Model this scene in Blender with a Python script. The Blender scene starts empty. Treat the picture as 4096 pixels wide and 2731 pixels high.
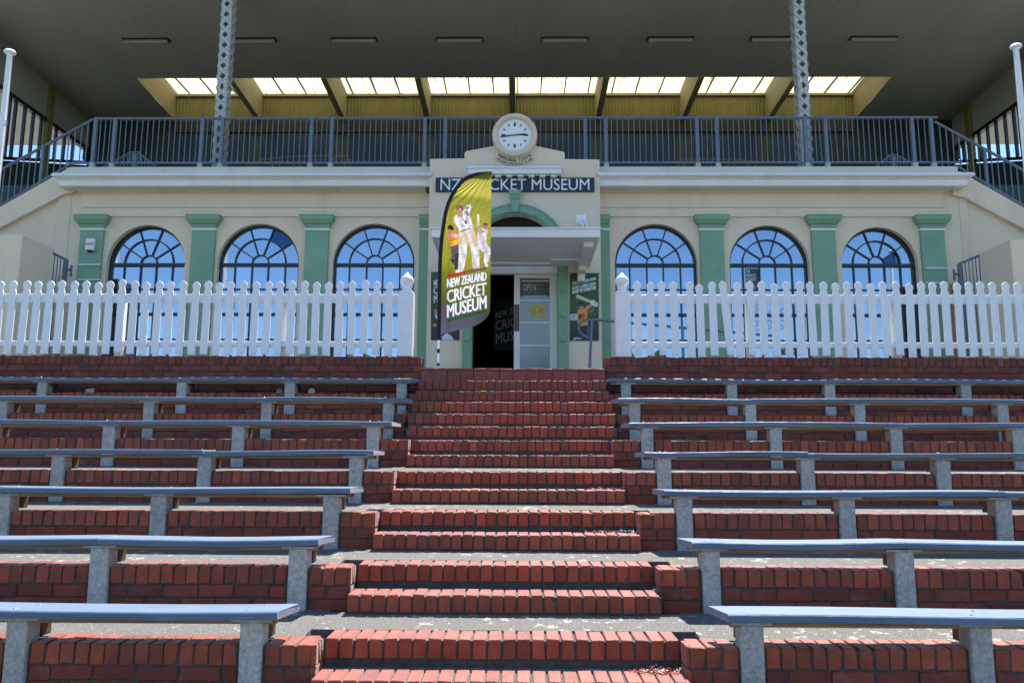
import bpy, bmesh, math, random
import numpy as np
from mathutils import Vector, Matrix
random.seed(7)
rng = np.random.default_rng(11)
scene = bpy.context.scene
COL = scene.collection

# ------------------------------------------------------------------ camera
F_PX, W_PX, H_PX = 3137.0, 4096.0, 2731.0
PITCH, YAW, ROLL = math.radians(8.5), 0.0127, 0.0040
CAM = Vector((0.113, 0.0, 0.0))
R_CAM = (Matrix.Rotation(YAW, 3, 'Z') @ Matrix.Rotation(math.radians(90) + PITCH, 3, 'X') @ Matrix.Rotation(ROLL, 3, 'Z'))
cam_data = bpy.data.cameras.new('camera')
cam_data.sensor_width = 23.5
cam_data.lens = F_PX / W_PX * 23.5
cam_data.clip_start = 0.05
cam_data.clip_end = 3000
cam = bpy.data.objects.new('camera', cam_data)
COL.objects.link(cam)
cam.matrix_world = Matrix.Translation(CAM) @ R_CAM.to_4x4()
scene.camera = cam

# ------------------------------------------------------------------ sky, sun, exposure
SUN_VEC = Vector((0.19, 0.535, 1.0)).normalized()          # towards the sun
SUN_EL = math.asin(SUN_VEC.z)
SUN_AZ = math.atan2(SUN_VEC.x, SUN_VEC.y)
world = bpy.data.worlds.new('World')
scene.world = world
world.use_nodes = True
nt = world.node_tree
nt.nodes.clear()
sky = nt.nodes.new('ShaderNodeTexSky')
sky.sky_type = 'NISHITA'
sky.sun_disc = False
sky.sun_elevation = SUN_EL
sky.sun_rotation = SUN_AZ
sky.air_density = 1.0
sky.dust_density = 0.0
sky.ozone_density = 3.5
bg = nt.nodes.new('ShaderNodeBackground')
bg.inputs[1].default_value = 0.12
wo = nt.nodes.new('ShaderNodeOutputWorld')
nt.links.new(sky.outputs[0], bg.inputs[0])
nt.links.new(bg.outputs[0], wo.inputs[0])
sun_data = bpy.data.lights.new('sun', 'SUN')
sun_data.energy = 5.0
sun_data.angle = math.radians(0.53)
sun_data.color = (1.0, 0.95, 0.88)
sun = bpy.data.objects.new('sun', sun_data)
COL.objects.link(sun)
sun.rotation_euler = SUN_VEC.to_track_quat('Z', 'Y').to_euler()
sun.location = (0, 0, 40)
vs = scene.view_settings
vs.view_transform = 'Standard'
vs.look = 'None'
vs.exposure = 1.36
vs.gamma = 1.0
vs.use_curve_mapping = False

# ------------------------------------------------------------------ helpers
def at(px, py, D):
    """point of the world on the plane y = D seen at photograph pixel (px, py)"""
    d = R_CAM @ Vector(((px - W_PX / 2) / F_PX, (H_PX / 2 - py) / F_PX, -1.0))
    t = (D - CAM.y) / d.y
    return CAM + d * t

def atX(px, py, X):
    d = R_CAM @ Vector(((px - W_PX / 2) / F_PX, (H_PX / 2 - py) / F_PX, -1.0))
    t = (X - CAM.x) / d.x
    return CAM + d * t

def xz(px, py, D):
    p = at(px, py, D)
    return p.x, p.z

class MB:
    """collects simple solids; build() links them as one mesh object"""
    def __init__(s):
        s.v, s.f, s.mi = [], [], []
    def add(s, verts, faces, m=0):
        o = len(s.v)
        s.v += [tuple(p) for p in verts]
        s.f += [tuple(i + o for i in fc) for fc in faces]
        s.mi += [m] * len(faces)
    def box(s, x0, x1, y0, y1, z0, z1, m=0):
        if x1 < x0: x0, x1 = x1, x0
        v = [(x0, y0, z0), (x1, y0, z0), (x1, y1, z0), (x0, y1, z0), (x0, y0, z1), (x1, y0, z1), (x1, y1, z1), (x0, y1, z1)]
        s.add(v, [(0, 3, 2, 1), (4, 5, 6, 7), (0, 1, 5, 4), (1, 2, 6, 5), (2, 3, 7, 6), (3, 0, 4, 7)], m)
    def prism(s, prof, lo, hi, axis='y', m=0):
        """extrudes a closed outline. axis y: outline is (x,z); axis x: outline is (y,z); axis z: (x,y)"""
        n = len(prof)
        def mk(a, b, c):
            return {'y': (a, c, b), 'x': (c, a, b), 'z': (a, b, c)}[axis]
        v = [mk(a, b, lo) for a, b in prof] + [mk(a, b, hi) for a, b in prof]
        f = [tuple(range(n)), tuple(reversed(range(n, 2 * n)))]
        f += [(i, i + n, (i + 1) % n + n, (i + 1) % n) for i in range(n)]
        s.add(v, f, m)
    def lathe(s, prof, cx, cy, n=20, m=0, cz=0.0):
        """prof: list of (radius, z)"""
        v, f = [], []
        for r, z in prof:
            for k in range(n):
                a = 2 * math.pi * k / n
                v.append((cx + r * math.cos(a), cy + r * math.sin(a), cz + z))
        for i in range(len(prof) - 1):
            for k in range(n):
                k2 = (k + 1) % n
                f.append((i * n + k, i * n + k2, (i + 1) * n + k2, (i + 1) * n + k))
        f.append(tuple(reversed(range(n))))
        f.append(tuple(range((len(prof) - 1) * n, len(prof) * n)))
        s.add(v, f, m)
    def latheY(s, prof, cx, cz, n=40, m=0):
        """turned about an axis along y; prof: list of (radius, y)"""
        v, f = [], []
        for r, y in prof:
            for k in range(n):
                a = 2 * math.pi * k / n
                v.append((cx + r * math.cos(a), y, cz + r * math.sin(a)))
        for i in range(len(prof) - 1):
            for k in range(n):
                k2 = (k + 1) % n
                f.append((i * n + k, (i + 1) * n + k, (i + 1) * n + k2, i * n + k2))
        f.append(tuple(range(n)))
        f.append(tuple(reversed(range((len(prof) - 1) * n, len(prof) * n))))
        s.add(v, f, m)
    def tube(s, path, r, n=10, m=0):
        path = [Vector(p) for p in path]
        v, f = [], []
        up = Vector((0.12, 0.9, 0.31)).normalized()
        for i, p in enumerate(path):
            t = (path[min(i + 1, len(path) - 1)] - path[max(i - 1, 0)]).normalized()
            a = t.cross(up)
            if a.length < 1e-4: a = t.cross(Vector((1, 0, 0)))
            a.normalize()
            b = t.cross(a).normalized()
            rr = r[i] if isinstance(r, (list, tuple)) else r
            for k in range(n):
                th = 2 * math.pi * k / n
                v.append(p + a * rr * math.cos(th) + b * rr * math.sin(th))
        for i in range(len(path) - 1):
            for k in range(n):
                k2 = (k + 1) % n
                f.append((i * n + k, i * n + k2, (i + 1) * n + k2, (i + 1) * n + k))
        f.append(tuple(reversed(range(n))))
        f.append(tuple(range((len(path) - 1) * n, len(path) * n)))
        s.add(v, f, m)
    def bar(s, p, q, w, h, m=0):
        """square bar from p to q, w across (in x/z plane), h in y"""
        p, q = Vector(p), Vector(q)
        t = (q - p).normalized()
        side = t.cross(Vector((0, 1, 0)))
        if side.length < 1e-4: side = Vector((1, 0, 0))
        side.normalize()
        b = side.cross(t).normalized()
        v = []
        for c in (p, q):
            for i, j in ((-1, -1), (1, -1), (1, 1), (-1, 1)):
                v.append(c + side * (w / 2 * i) + b * (h / 2 * j))
        s.add(v, [(0, 1, 2, 3), (7, 6, 5, 4), (0, 4, 5, 1), (1, 5, 6, 2), (2, 6, 7, 3), (3, 7, 4, 0)], m)
    def mesh(s, name, mats):
        me = bpy.data.meshes.new(name)
        me.from_pydata(s.v, [], s.f)
        if not isinstance(mats, (list, tuple)): mats = [mats]
        for m in mats: me.materials.append(m)
        if len(mats) > 1: me.polygons.foreach_set('material_index', s.mi)
        bm = bmesh.new(); bm.from_mesh(me)
        bmesh.ops.recalc_face_normals(bm, faces=bm.faces)
        bm.to_mesh(me); bm.free()
        me.update()
        return me
    def build(s, name, mats, parent=None, smooth=False, bevel=0.0):
        me = s.mesh(name, mats)
        if bevel:
            bm = bmesh.new(); bm.from_mesh(me)
            bmesh.ops.bevel(bm, geom=[e for e in bm.edges if len(e.link_faces) == 2 and e.calc_face_angle(0) > 0.6], offset=bevel, segments=1, affect='EDGES', clamp_overlap=True)
            bm.to_mesh(me); bm.free()
        if smooth:
            me.shade_smooth() if hasattr(me, 'shade_smooth') else None
            try: me.set_sharp_from_angle(angle=math.radians(38))
            except Exception: pass
        return link(name, me, parent)

def link(name, me, parent=None, loc=None):
    o = bpy.data.objects.new(name, me)
    COL.objects.link(o)
    if loc is not None: o.location = loc
    if parent is not None:
        o.parent = parent
        if parent.type == 'EMPTY':
            o.matrix_parent_inverse = Matrix.Translation(-parent.location)
    return o

def tag(o, label, cat, group=None):
    o['label'] = label; o['category'] = cat
    if group: o['group'] = group
    return o

def thing(name, label, cat, loc=(0, 0, 0), group=None):
    o = bpy.data.objects.new(name, None)
    o.empty_display_size = 0.2
    COL.objects.link(o)
    o.location = loc
    return tag(o, label, cat, group)

def struct(o):
    o['kind'] = 'structure'; return o

# ------------------------------------------------------------------ materials
def nodes(m):
    m.use_nodes = True
    t = m.node_tree
    return t, t.nodes['Principled BSDF']

def mat(name, col, rough=0.6, var=0.0, scale=6.0, bump=0.0, bscale=None, metallic=0.0, spec=None, dirt=None, dirt_amt=0.0, dirt_scale=2.0, rand=0.0, stretch=None, sheen=0.0):
    m = bpy.data.materials.new(name)
    t, b = nodes(m)
    N, L = t.nodes, t.links
    b.inputs['Base Color'].default_value = (*col, 1)
    b.inputs['Roughness'].default_value = rough
    b.inputs['Metallic'].default_value = metallic
    if sheen:
        b.inputs['Sheen Weight'].default_value = sheen; b.inputs['Sheen Roughness'].default_value = 0.35
    if spec is not None: b.inputs['Specular IOR Level'].default_value = spec
    tc = N.new('ShaderNodeTexCoord')
    src = tc.outputs['Object']
    if stretch:
        mp = N.new('ShaderNodeMapping'); mp.inputs['Scale'].default_value = stretch
        L.new(src, mp.inputs[0]); src = mp.outputs[0]
    oi = None
    if rand or var or dirt_amt:
        oi = N.new('ShaderNodeObjectInfo')
    cur = None
    if var:
        no = N.new('ShaderNodeTexNoise'); no.inputs['Scale'].default_value = scale; no.inputs['Detail'].default_value = 6
        no.noise_dimensions = '4D'
        mm = N.new('ShaderNodeMath'); mm.operation = 'MULTIPLY'; mm.inputs[1].default_value = 40
        L.new(oi.outputs['Random'], mm.inputs[0]); L.new(mm.outputs[0], no.inputs['W'])
        L.new(src, no.inputs['Vector'])
        rp = N.new('ShaderNodeValToRGB')
        rp.color_ramp.elements[0].position = 0.3; rp.color_ramp.elements[1].position = 0.72
        rp.color_ramp.elements[0].color = (*[max(0, c * (1 - var)) for c in col], 1)
        rp.color_ramp.elements[1].color = (*[min(1, c * (1 + var)) for c in col], 1)
        L.new(no.outputs['Fac'], rp.inputs[0]); cur = rp.outputs[0]
    if rand:
        hs = N.new('ShaderNodeHueSaturation')
        mr = N.new('ShaderNodeMapRange'); mr.inputs['To Min'].default_value = 1 - rand; mr.inputs['To Max'].default_value = 1 + rand
        L.new(oi.outputs['Random'], mr.inputs[0]); L.new(mr.outputs[0], hs.inputs['Value'])
        if cur: L.new(cur, hs.inputs['Color'])
        else: hs.inputs['Color'].default_value = (*col, 1)
        cur = hs.outputs[0]
    if dirt_amt:
        n2 = N.new('ShaderNodeTexNoise'); n2.inputs['Scale'].default_value = dirt_scale; n2.inputs['Detail'].default_value = 8
        n2.inputs['Roughness'].default_value = 0.65
        n2.noise_dimensions = '4D'
        m2 = N.new('ShaderNodeMath'); m2.operation = 'MULTIPLY'; m2.inputs[1].default_value = 77
        L.new(oi.outputs['Random'], m2.inputs[0]); L.new(m2.outputs[0], n2.inputs['W'])
        L.new(src, n2.inputs['Vector'])
        r2 = N.new('ShaderNodeValToRGB'); r2.color_ramp.elements[0].position = 0.55; r2.color_ramp.elements[1].position = 0.75
        L.new(n2.outputs['Fac'], r2.inputs[0])
        ml = N.new('ShaderNodeMath'); ml.operation = 'MULTIPLY'; ml.inputs[1].default_value = dirt_amt
        L.new(r2.outputs[0], ml.inputs[0])
        mx = N.new('ShaderNodeMix'); mx.data_type = 'RGBA'
        L.new(ml.outputs[0], mx.inputs['Factor'])
        if cur: L.new(cur, mx.inputs['A'])
        else: mx.inputs['A'].default_value = (*col, 1)
        mx.inputs['B'].default_value = (*dirt, 1)
        cur = mx.outputs['Result']
    if cur: L.new(cur, b.inputs['Base Color'])
    if bump:
        nb = N.new('ShaderNodeTexNoise'); nb.inputs['Scale'].default_value = bscale or scale * 6; nb.inputs['Detail'].default_value = 5
        L.new(src, nb.inputs['Vector'])
        bp = N.new('ShaderNodeBump'); bp.inputs['Strength'].default_value = bump; bp.inputs['Distance'].default_value = 0.01
        L.new(nb.outputs['Fac'], bp.inputs['Height']); L.new(bp.outputs[0], b.inputs['Normal'])
    return m

M = {}
M['brick'] = mat('red_brick', (0.275, 0.048, 0.0175), 0.5, var=0.24, scale=9, bump=0.5, bscale=90, rand=0.3, dirt=(0.07, 0.028, 0.022), dirt_amt=0.85, dirt_scale=8, sheen=0.36)
M['brick_old'] = mat('weathered_brick', (0.20, 0.0375, 0.018), 0.75, var=0.22, scale=9, bump=0.5, bscale=90, rand=0.3, dirt=(0.2, 0.13, 0.11), dirt_amt=0.6, dirt_scale=6)
M['mortar'] = mat('grey_mortar', (0.08, 0.072, 0.064), 0.95, var=0.35, scale=25, bump=0.8, bscale=160)
M['concrete'] = mat('cast_concrete', (0.42, 0.41, 0.385), 0.92, var=0.3, scale=45, bump=1.0, bscale=90, dirt=(0.12, 0.12, 0.115), dirt_amt=0.6, dirt_scale=6, rand=0.1)
M['asphalt_plain'] = mat('dark_asphalt', (0.075, 0.07, 0.066), 0.95, var=0.4, scale=60, bump=1.0, bscale=220)
M['plank'] = mat('blue_bench_paint', (0.07, 0.125, 0.21), 0.45, var=0.28, scale=4, bump=0.25, bscale=30, dirt=(0.27, 0.29, 0.31), dirt_amt=0.6, dirt_scale=9, spec=0.7, stretch=(0.35, 3, 3), sheen=0.85)
M['rawwood'] = mat('raw_timber', (0.24, 0.15, 0.075), 0.8, var=0.35, scale=6, bump=0.3, stretch=(0.5, 6, 6))
M['oldwood'] = mat('dark_weathered_timber', (0.085, 0.06, 0.04), 0.85, var=0.35, scale=7, bump=0.3)
M['white'] = mat('white_paint', (0.80, 0.80, 0.79), 0.5, var=0.04, scale=5, bump=0.12, bscale=25, dirt=(0.5, 0.45, 0.36), dirt_amt=0.22, dirt_scale=8)
M['white_trim'] = mat('white_trim_paint', (0.74, 0.735, 0.70), 0.55, var=0.06, scale=3, dirt=(0.45, 0.43, 0.38), dirt_amt=0.4, dirt_scale=1.5, bump=0.15, bscale=20)
M['cream'] = mat('cream_render', (0.73, 0.605, 0.44), 0.8, var=0.04, scale=1.6, bump=0.25, bscale=45, dirt=(0.46, 0.38, 0.27), dirt_amt=0.35, dirt_scale=1.7, stretch=(1.3, 1, 0.3))
M['cream_pale'] = mat('pale_cream_render', (0.70, 0.62, 0.495), 0.75, var=0.08, scale=1.5, bump=0.2, bscale=40, dirt=(0.4, 0.37, 0.3), dirt_amt=0.5, dirt_scale=1.6)
M['green'] = mat('green_paint', (0.195, 0.345, 0.22), 0.6, var=0.08, scale=2, bump=0.15, bscale=35, dirt=(0.08, 0.19, 0.12), dirt_amt=0.3, dirt_scale=2.5)
M['steel'] = mat('galvanised_steel', (0.13, 0.165, 0.21), 0.5, var=0.2, scale=12, metallic=0.25, bump=0.1)
M['lattice'] = mat('pale_green_steel_paint', (0.42, 0.44, 0.40), 0.6, var=0.1, scale=4, dirt=(0.28, 0.22, 0.15), dirt_amt=0.3, dirt_scale=5)
M['ceiling'] = mat('cream_ceiling_sheet', (0.315, 0.325, 0.285), 0.7, var=0.08, scale=0.5, stretch=(2, 0.3, 1), dirt=(0.24, 0.225, 0.175), dirt_amt=0.4, dirt_scale=0.5)
M['olive'] = mat('ochre_painted_sheet', (0.165, 0.158, 0.052), 0.7, var=0.12, scale=1.5, stretch=(4, 1, 0.4))
M['ochre'] = mat('ochre_paint', (0.2, 0.13, 0.04), 0.8, var=0.15, scale=4)
M['beam'] = mat('olive_beam_paint', (0.27, 0.245, 0.145), 0.75, var=0.1, scale=2)
M['shaded_wall_band'] = mat('ochre_wall_shade', (0.026, 0.026, 0.014), 0.8, var=0.2, scale=2)  # dark tone stands for shade on the ochre wall
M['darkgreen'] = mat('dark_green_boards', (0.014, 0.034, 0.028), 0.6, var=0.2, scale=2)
M['navy'] = mat('navy_sign_board', (0.008, 0.01, 0.022), 0.35, var=0.15, scale=3)
M['black'] = mat('black_metal', (0.012, 0.012, 0.014), 0.45)
M['frame'] = mat('black_window_frame', (0.010, 0.012, 0.018), 0.4, var=0.2, scale=6)
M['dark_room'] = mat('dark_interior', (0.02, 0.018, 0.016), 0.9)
M['letter_white'] = mat('white_lettering', (0.78, 0.78, 0.77), 0.45, var=0.03)
M['letter_dark'] = mat('dark_lettering', (0.035, 0.032, 0.03), 0.6)
M['letter_dim'] = mat('faded_lettering', (0.3, 0.29, 0.28), 0.8)
M['clockface'] = mat('white_clock_dial', (0.78, 0.79, 0.78), 0.35, var=0.04, scale=4, dirt=(0.5, 0.48, 0.42), dirt_amt=0.25, dirt_scale=6)
M['clockrim'] = mat('cream_clock_case', (0.66, 0.55, 0.40), 0.45, var=0.06, scale=5, dirt=(0.45, 0.33, 0.2), dirt_amt=0.35, dirt_scale=5)
M['plaque'] = mat('cream_plaque', (0.64, 0.585, 0.44), 0.6, var=0.05)
M['rubber'] = mat('black_fabric', (0.008, 0.009, 0.014), 0.8, var=0.2, scale=8)
M['chrome'] = mat('bright_aluminium', (0.75, 0.76, 0.78), 0.25, metallic=0.9)
M['red'] = mat('red_print', (0.5, 0.03, 0.04), 0.5)
M['yellow'] = mat('yellow_print', (0.62, 0.44, 0.06), 0.6)
M['paper'] = mat('pale_paper', (0.75, 0.74, 0.70), 0.7)
M['wood'] = mat('brown_rail_timber', (0.15, 0.105, 0.06), 0.7, var=0.2, scale=5)
M['handle'] = mat('weathered_push_plate', (0.12, 0.075, 0.055), 0.6, var=0.3, scale=12)
M['tile'] = mat('quarry_tile', (0.24, 0.055, 0.036), 0.55, var=0.2, scale=6, bump=0.2, bscale=40, rand=0.12, dirt=(0.10, 0.06, 0.05), dirt_amt=0.6, dirt_scale=5)
M['lamp'] = mat('grey_lamp_diffuser', (0.3, 0.3, 0.285), 0.5, var=0.1)
M['grass'] = mat('mown_grass', (0.072, 0.066, 0.03), 0.9, var=0.3, scale=0.15, bump=0.4, bscale=30)
M['wood_far'] = mat('wooded_hillside', (0.045, 0.07, 0.03), 0.95, var=0.7, scale=0.25)
M['roofgrey'] = mat('pale_roof_sheet', (0.27, 0.265, 0.255), 0.7, var=0.08, scale=1, stretch=(0.2, 8, 1))
M['bluepane'] = mat('dull_blue_glass', (0.022, 0.045, 0.082), 0.25, var=0.15, scale=1)
M['bounce_paving'] = mat('pale_bounce_paving', (0.34, 0.32, 0.29), 0.9, var=0.1, scale=0.5)
M['promenade'] = mat('promenade_paving', (0.30, 0.28, 0.25), 0.9, var=0.2, scale=4, bump=0.4, bscale=60)

def glass_mat(name, tint, ior, rough=0.02, metal=0.0):
    m = bpy.data.materials.new(name)
    t, b = nodes(m)
    b.inputs['Base Color'].default_value = (*tint, 1)
    b.inputs['Roughness'].default_value = rough
    b.inputs['IOR'].default_value = ior
    b.inputs['Metallic'].default_value = metal
    N, L = t.nodes, t.links
    tc = N.new('ShaderNodeTexCoord')
    no = N.new('ShaderNodeTexNoise'); no.inputs['Scale'].default_value = 1.6; no.inputs['Detail'].default_value = 2
    L.new(tc.outputs['Object'], no.inputs['Vector'])
    bp = N.new('ShaderNodeBump'); bp.inputs['Strength'].default_value = 0.05; bp.inputs['Distance'].default_value = 0.02
    L.new(no.outputs['Fac'], bp.inputs['Height']); L.new(bp.outputs[0], b.inputs['Normal'])
    return m
M['pane'] = glass_mat('reflective_window_glass', (0.235, 0.32, 0.425), 1.5, 0.015, 1.0)
M['pane_dark'] = glass_mat('unsilvered_dark_glass', (0.03, 0.06, 0.13), 1.5, 0.03, 1.0)
M['doorglass'] = glass_mat('streaked_door_glass', (0.16, 0.18, 0.19), 1.8, 0.12)

def asphalt():
    m = bpy.data.materials.new('lichen_spotted_asphalt')
    t, b = nodes(m); N, L = t.nodes, t.links
    b.inputs['Roughness'].default_value = 0.95
    tc = N.new('ShaderNodeTexCoord')
    g = N.new('ShaderNodeTexNoise'); g.inputs['Scale'].default_value = 130; g.inputs['Detail'].default_value = 4
    L.new(tc.outputs['Object'], g.inputs['Vector'])
    r1 = N.new('ShaderNodeValToRGB')
    r1.color_ramp.elements[0].position = 0.35; r1.color_ramp.elements[1].position = 0.68
    r1.color_ramp.elements[0].color = (0.05, 0.047, 0.043, 1); r1.color_ramp.elements[1].color = (0.20, 0.19, 0.172, 1)
    L.new(g.outputs['Fac'], r1.inputs[0])
    v = N.new('ShaderNodeTexVoronoi'); v.inputs['Scale'].default_value = 12.0; v.inputs['Randomness'].default_value = 1.0
    w = N.new('ShaderNodeTexNoise'); w.inputs['Scale'].default_value = 22; w.inputs['Detail'].default_value = 4
    L.new(tc.outputs['Object'], w.inputs['Vector'])
    ad = N.new('ShaderNodeMix'); ad.data_type = 'RGBA'; ad.inputs['Factor'].default_value = 0.12
    L.new(tc.outputs['Object'], ad.inputs['A']); L.new(w.outputs['Color'], ad.inputs['B'])
    L.new(ad.outputs['Result'], v.inputs['Vector'])
    n3 = N.new('ShaderNodeTexNoise'); n3.inputs['Scale'].default_value = 2.2; n3.inputs['Detail'].default_value = 3
    L.new(tc.outputs['Object'], n3.inputs['Vector'])
    mr = N.new('ShaderNodeMapRange'); mr.inputs['From Min'].default_value = 0.34; mr.inputs['From Max'].default_value = 0.7
    mr.inputs['To Min'].default_value = 0.03; mr.inputs['To Max'].default_value = 0.46
    L.new(n3.outputs['Fac'], mr.inputs[0])
    lt = N.new('ShaderNodeMath'); lt.operation = 'SUBTRACT'
    L.new(mr.outputs[0], lt.inputs[0]); L.new(v.outputs['Distance'], lt.inputs[1])
    sm = N.new('ShaderNodeMapRange'); sm.inputs['From Min'].default_value = 0.0; sm.inputs['From Max'].default_value = 0.06
    L.new(lt.outputs[0], sm.inputs[0])
    m2 = N.new('ShaderNodeMath'); m2.operation = 'MULTIPLY'
    w2 = N.new('ShaderNodeTexNoise'); w2.inputs['Scale'].default_value = 75; w2.inputs['Detail'].default_value = 3
    L.new(tc.outputs['Object'], w2.inputs['Vector'])
    w3 = N.new('ShaderNodeMapRange'); w3.inputs['From Min'].default_value = 0.34; w3.inputs['From Max'].default_value = 0.72
    L.new(w2.outputs['Fac'], w3.inputs[0])
    L.new(sm.outputs[0], m2.inputs[0]); L.new(w3.outputs[0], m2.inputs[1])
    mx = N.new('ShaderNodeMix'); mx.data_type = 'RGBA'
    L.new(m2.outputs[0], mx.inputs['Factor']); L.new(r1.outputs[0], mx.inputs['A'])
    mx.inputs['B'].default_value = (0.47, 0.46, 0.40, 1)
    L.new(mx.outputs['Result'], b.inputs['Base Color'])
    bp = N.new('ShaderNodeBump'); bp.inputs['Strength'].default_value = 0.9; bp.inputs['Distance'].default_value = 0.008
    L.new(g.outputs['Fac'], bp.inputs['Height']); L.new(bp.outputs[0], b.inputs['Normal'])
    return m
M['asphalt'] = asphalt()

def translucent(name, col, frac, attr=None, streak=False):
    m = bpy.data.materials.new(name); m.use_nodes = True
    t = m.node_tree; N, L = t.nodes, t.links
    N.clear()
    out = N.new('ShaderNodeOutputMaterial')
    d = N.new('ShaderNodeBsdfDiffuse'); tr = N.new('ShaderNodeBsdfTranslucent'); mx = N.new('ShaderNodeMixShader')
    mx.inputs[0].default_value = frac
    d.inputs[0].default_value = (*col, 1); tr.inputs[0].default_value = (*col, 1)
    if attr:
        a = N.new('ShaderNodeVertexColor'); a.layer_name = attr
        L.new(a.outputs[0], d.inputs[0]); L.new(a.outputs[0], tr.inputs[0])
    if streak:
        tc = N.new('ShaderNodeTexCoord'); mp = N.new('ShaderNodeMapping'); mp.inputs['Scale'].default_value = (14, 0.7, 1)
        no = N.new('ShaderNodeTexNoise'); no.inputs['Scale'].default_value = 1.2; no.inputs['Detail'].default_value = 6; no.inputs['Roughness'].default_value = 0.7
        L.new(tc.outputs['Object'], mp.inputs[0]); L.new(mp.outputs[0], no.inputs['Vector'])
        rp = N.new('ShaderNodeValToRGB'); rp.color_ramp.elements[0].position = 0.36; rp.color_ramp.elements[1].position = 0.5
        rp.color_ramp.elements[0].color = (col[0] * 0.3, col[1] * 0.24, col[2] * 0.12, 1); rp.color_ramp.elements[1].color = (*col, 1)
        L.new(no.outputs['Fac'], rp.inputs[0]); L.new(rp.outputs[0], d.inputs[0]); L.new(rp.outputs[0], tr.inputs[0])
    L.new(d.outputs[0], mx.inputs[1]); L.new(tr.outputs[0], mx.inputs[2]); L.new(mx.outputs[0], out.inputs[0])
    return m
M['skylight'] = translucent('yellowed_translucent_sheet', (0.66, 0.58, 0.36), 0.85, streak=True)
M['flagcloth'] = translucent('printed_flag_cloth', (0.5, 0.5, 0.1), 0.52, attr='print')

def printed(name, rough=0.45):
    m = bpy.data.materials.new(name); t, b = nodes(m)
    a = t.nodes.new('ShaderNodeVertexColor'); a.layer_name = 'print'
    t.links.new(a.outputs[0], b.inputs['Base Color'])
    b.inputs['Roughness'].default_value = rough
    return m
M['print'] = printed('printed_poster')

def side_glass():
    m = bpy.data.materials.new('clear_side_glass'); m.use_nodes = True
    t = m.node_tree; N, L = t.nodes, t.links; N.clear()
    out = N.new('ShaderNodeOutputMaterial'); a = N.new('ShaderNodeBsdfTransparent'); g = N.new('ShaderNodeBsdfGlossy'); mx = N.new('ShaderNodeMixShader')
    g.inputs['Roughness'].default_value = 0.05; mx.inputs[0].default_value = 0.06
    a.inputs[0].default_value = (0.9, 0.93, 0.92, 1)
    L.new(a.outputs[0], mx.inputs[1]); L.new(g.outputs[0], mx.inputs[2]); L.new(mx.outputs[0], out.inputs[0])
    return m
M['sideglass'] = side_glass()

# ------------------------------------------------------------------ lettering and print helpers
def text_tris(txt, offset=0.0):
    cu = bpy.data.curves.new('txt', 'FONT')
    cu.body = txt; cu.size = 1.0; cu.fill_mode = 'FRONT'; cu.resolution_u = 3
    ob = bpy.data.objects.new('txt', cu); COL.objects.link(ob)
    dg = bpy.context.evaluated_depsgraph_get(); dg.update()
    ev = ob.evaluated_get(dg); me = ev.to_mesh()
    me.calc_loop_triangles()
    vs_ = np.array([v.co[:2] for v in me.vertices], float)
    ts = np.array([t.vertices[:] for t in me.loop_triangles], int)
    ev.to_mesh_clear()
    bpy.data.objects.remove(ob); bpy.data.curves.remove(cu)
    mn, mxx = vs_.min(0), vs_.max(0)
    return (vs_ - mn) / (mxx - mn), ts, (mxx - mn)

def text_mesh(name, txt, fn, m, parent, offset=0.0, thick=0.0):
    """fn maps unit-square text coordinates to a 3-D point"""
    v, t, _ = text_tris(txt, offset)
    me = bpy.data.meshes.new(name)
    pts = [fn(a, b) for a, b in v]
    faces = [tuple(int(i) for i in f) for f in t]
    me.from_pydata(pts, [], faces)
    me.materials.append(m)
    bm = bmesh.new(); bm.from_mesh(me)
    bmesh.ops.remove_doubles(bm, verts=bm.verts, dist=1e-6)
    bmesh.ops.dissolve_limit(bm, angle_limit=0.001, verts=bm.verts, edges=bm.edges)
    if thick:
        r = bmesh.ops.extrude_face_region(bm, geom=bm.faces[:])
        bmesh.ops.translate(bm, vec=(0, -thick, 0), verts=[e for e in r['geom'] if isinstance(e, bmesh.types.BMVert)])
    bmesh.ops.triangulate(bm, faces=bm.faces)
    bmesh.ops.recalc_face_normals(bm, faces=bm.faces)
    bm.to_mesh(me); bm.free()
    return link(name, me, parent)

def s2l(c):
    c = np.asarray(c, float) / 255.0
    return np.where(c <= 0.04045, c / 12.92, ((c + 0.055) / 1.055) ** 2.4)

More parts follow.
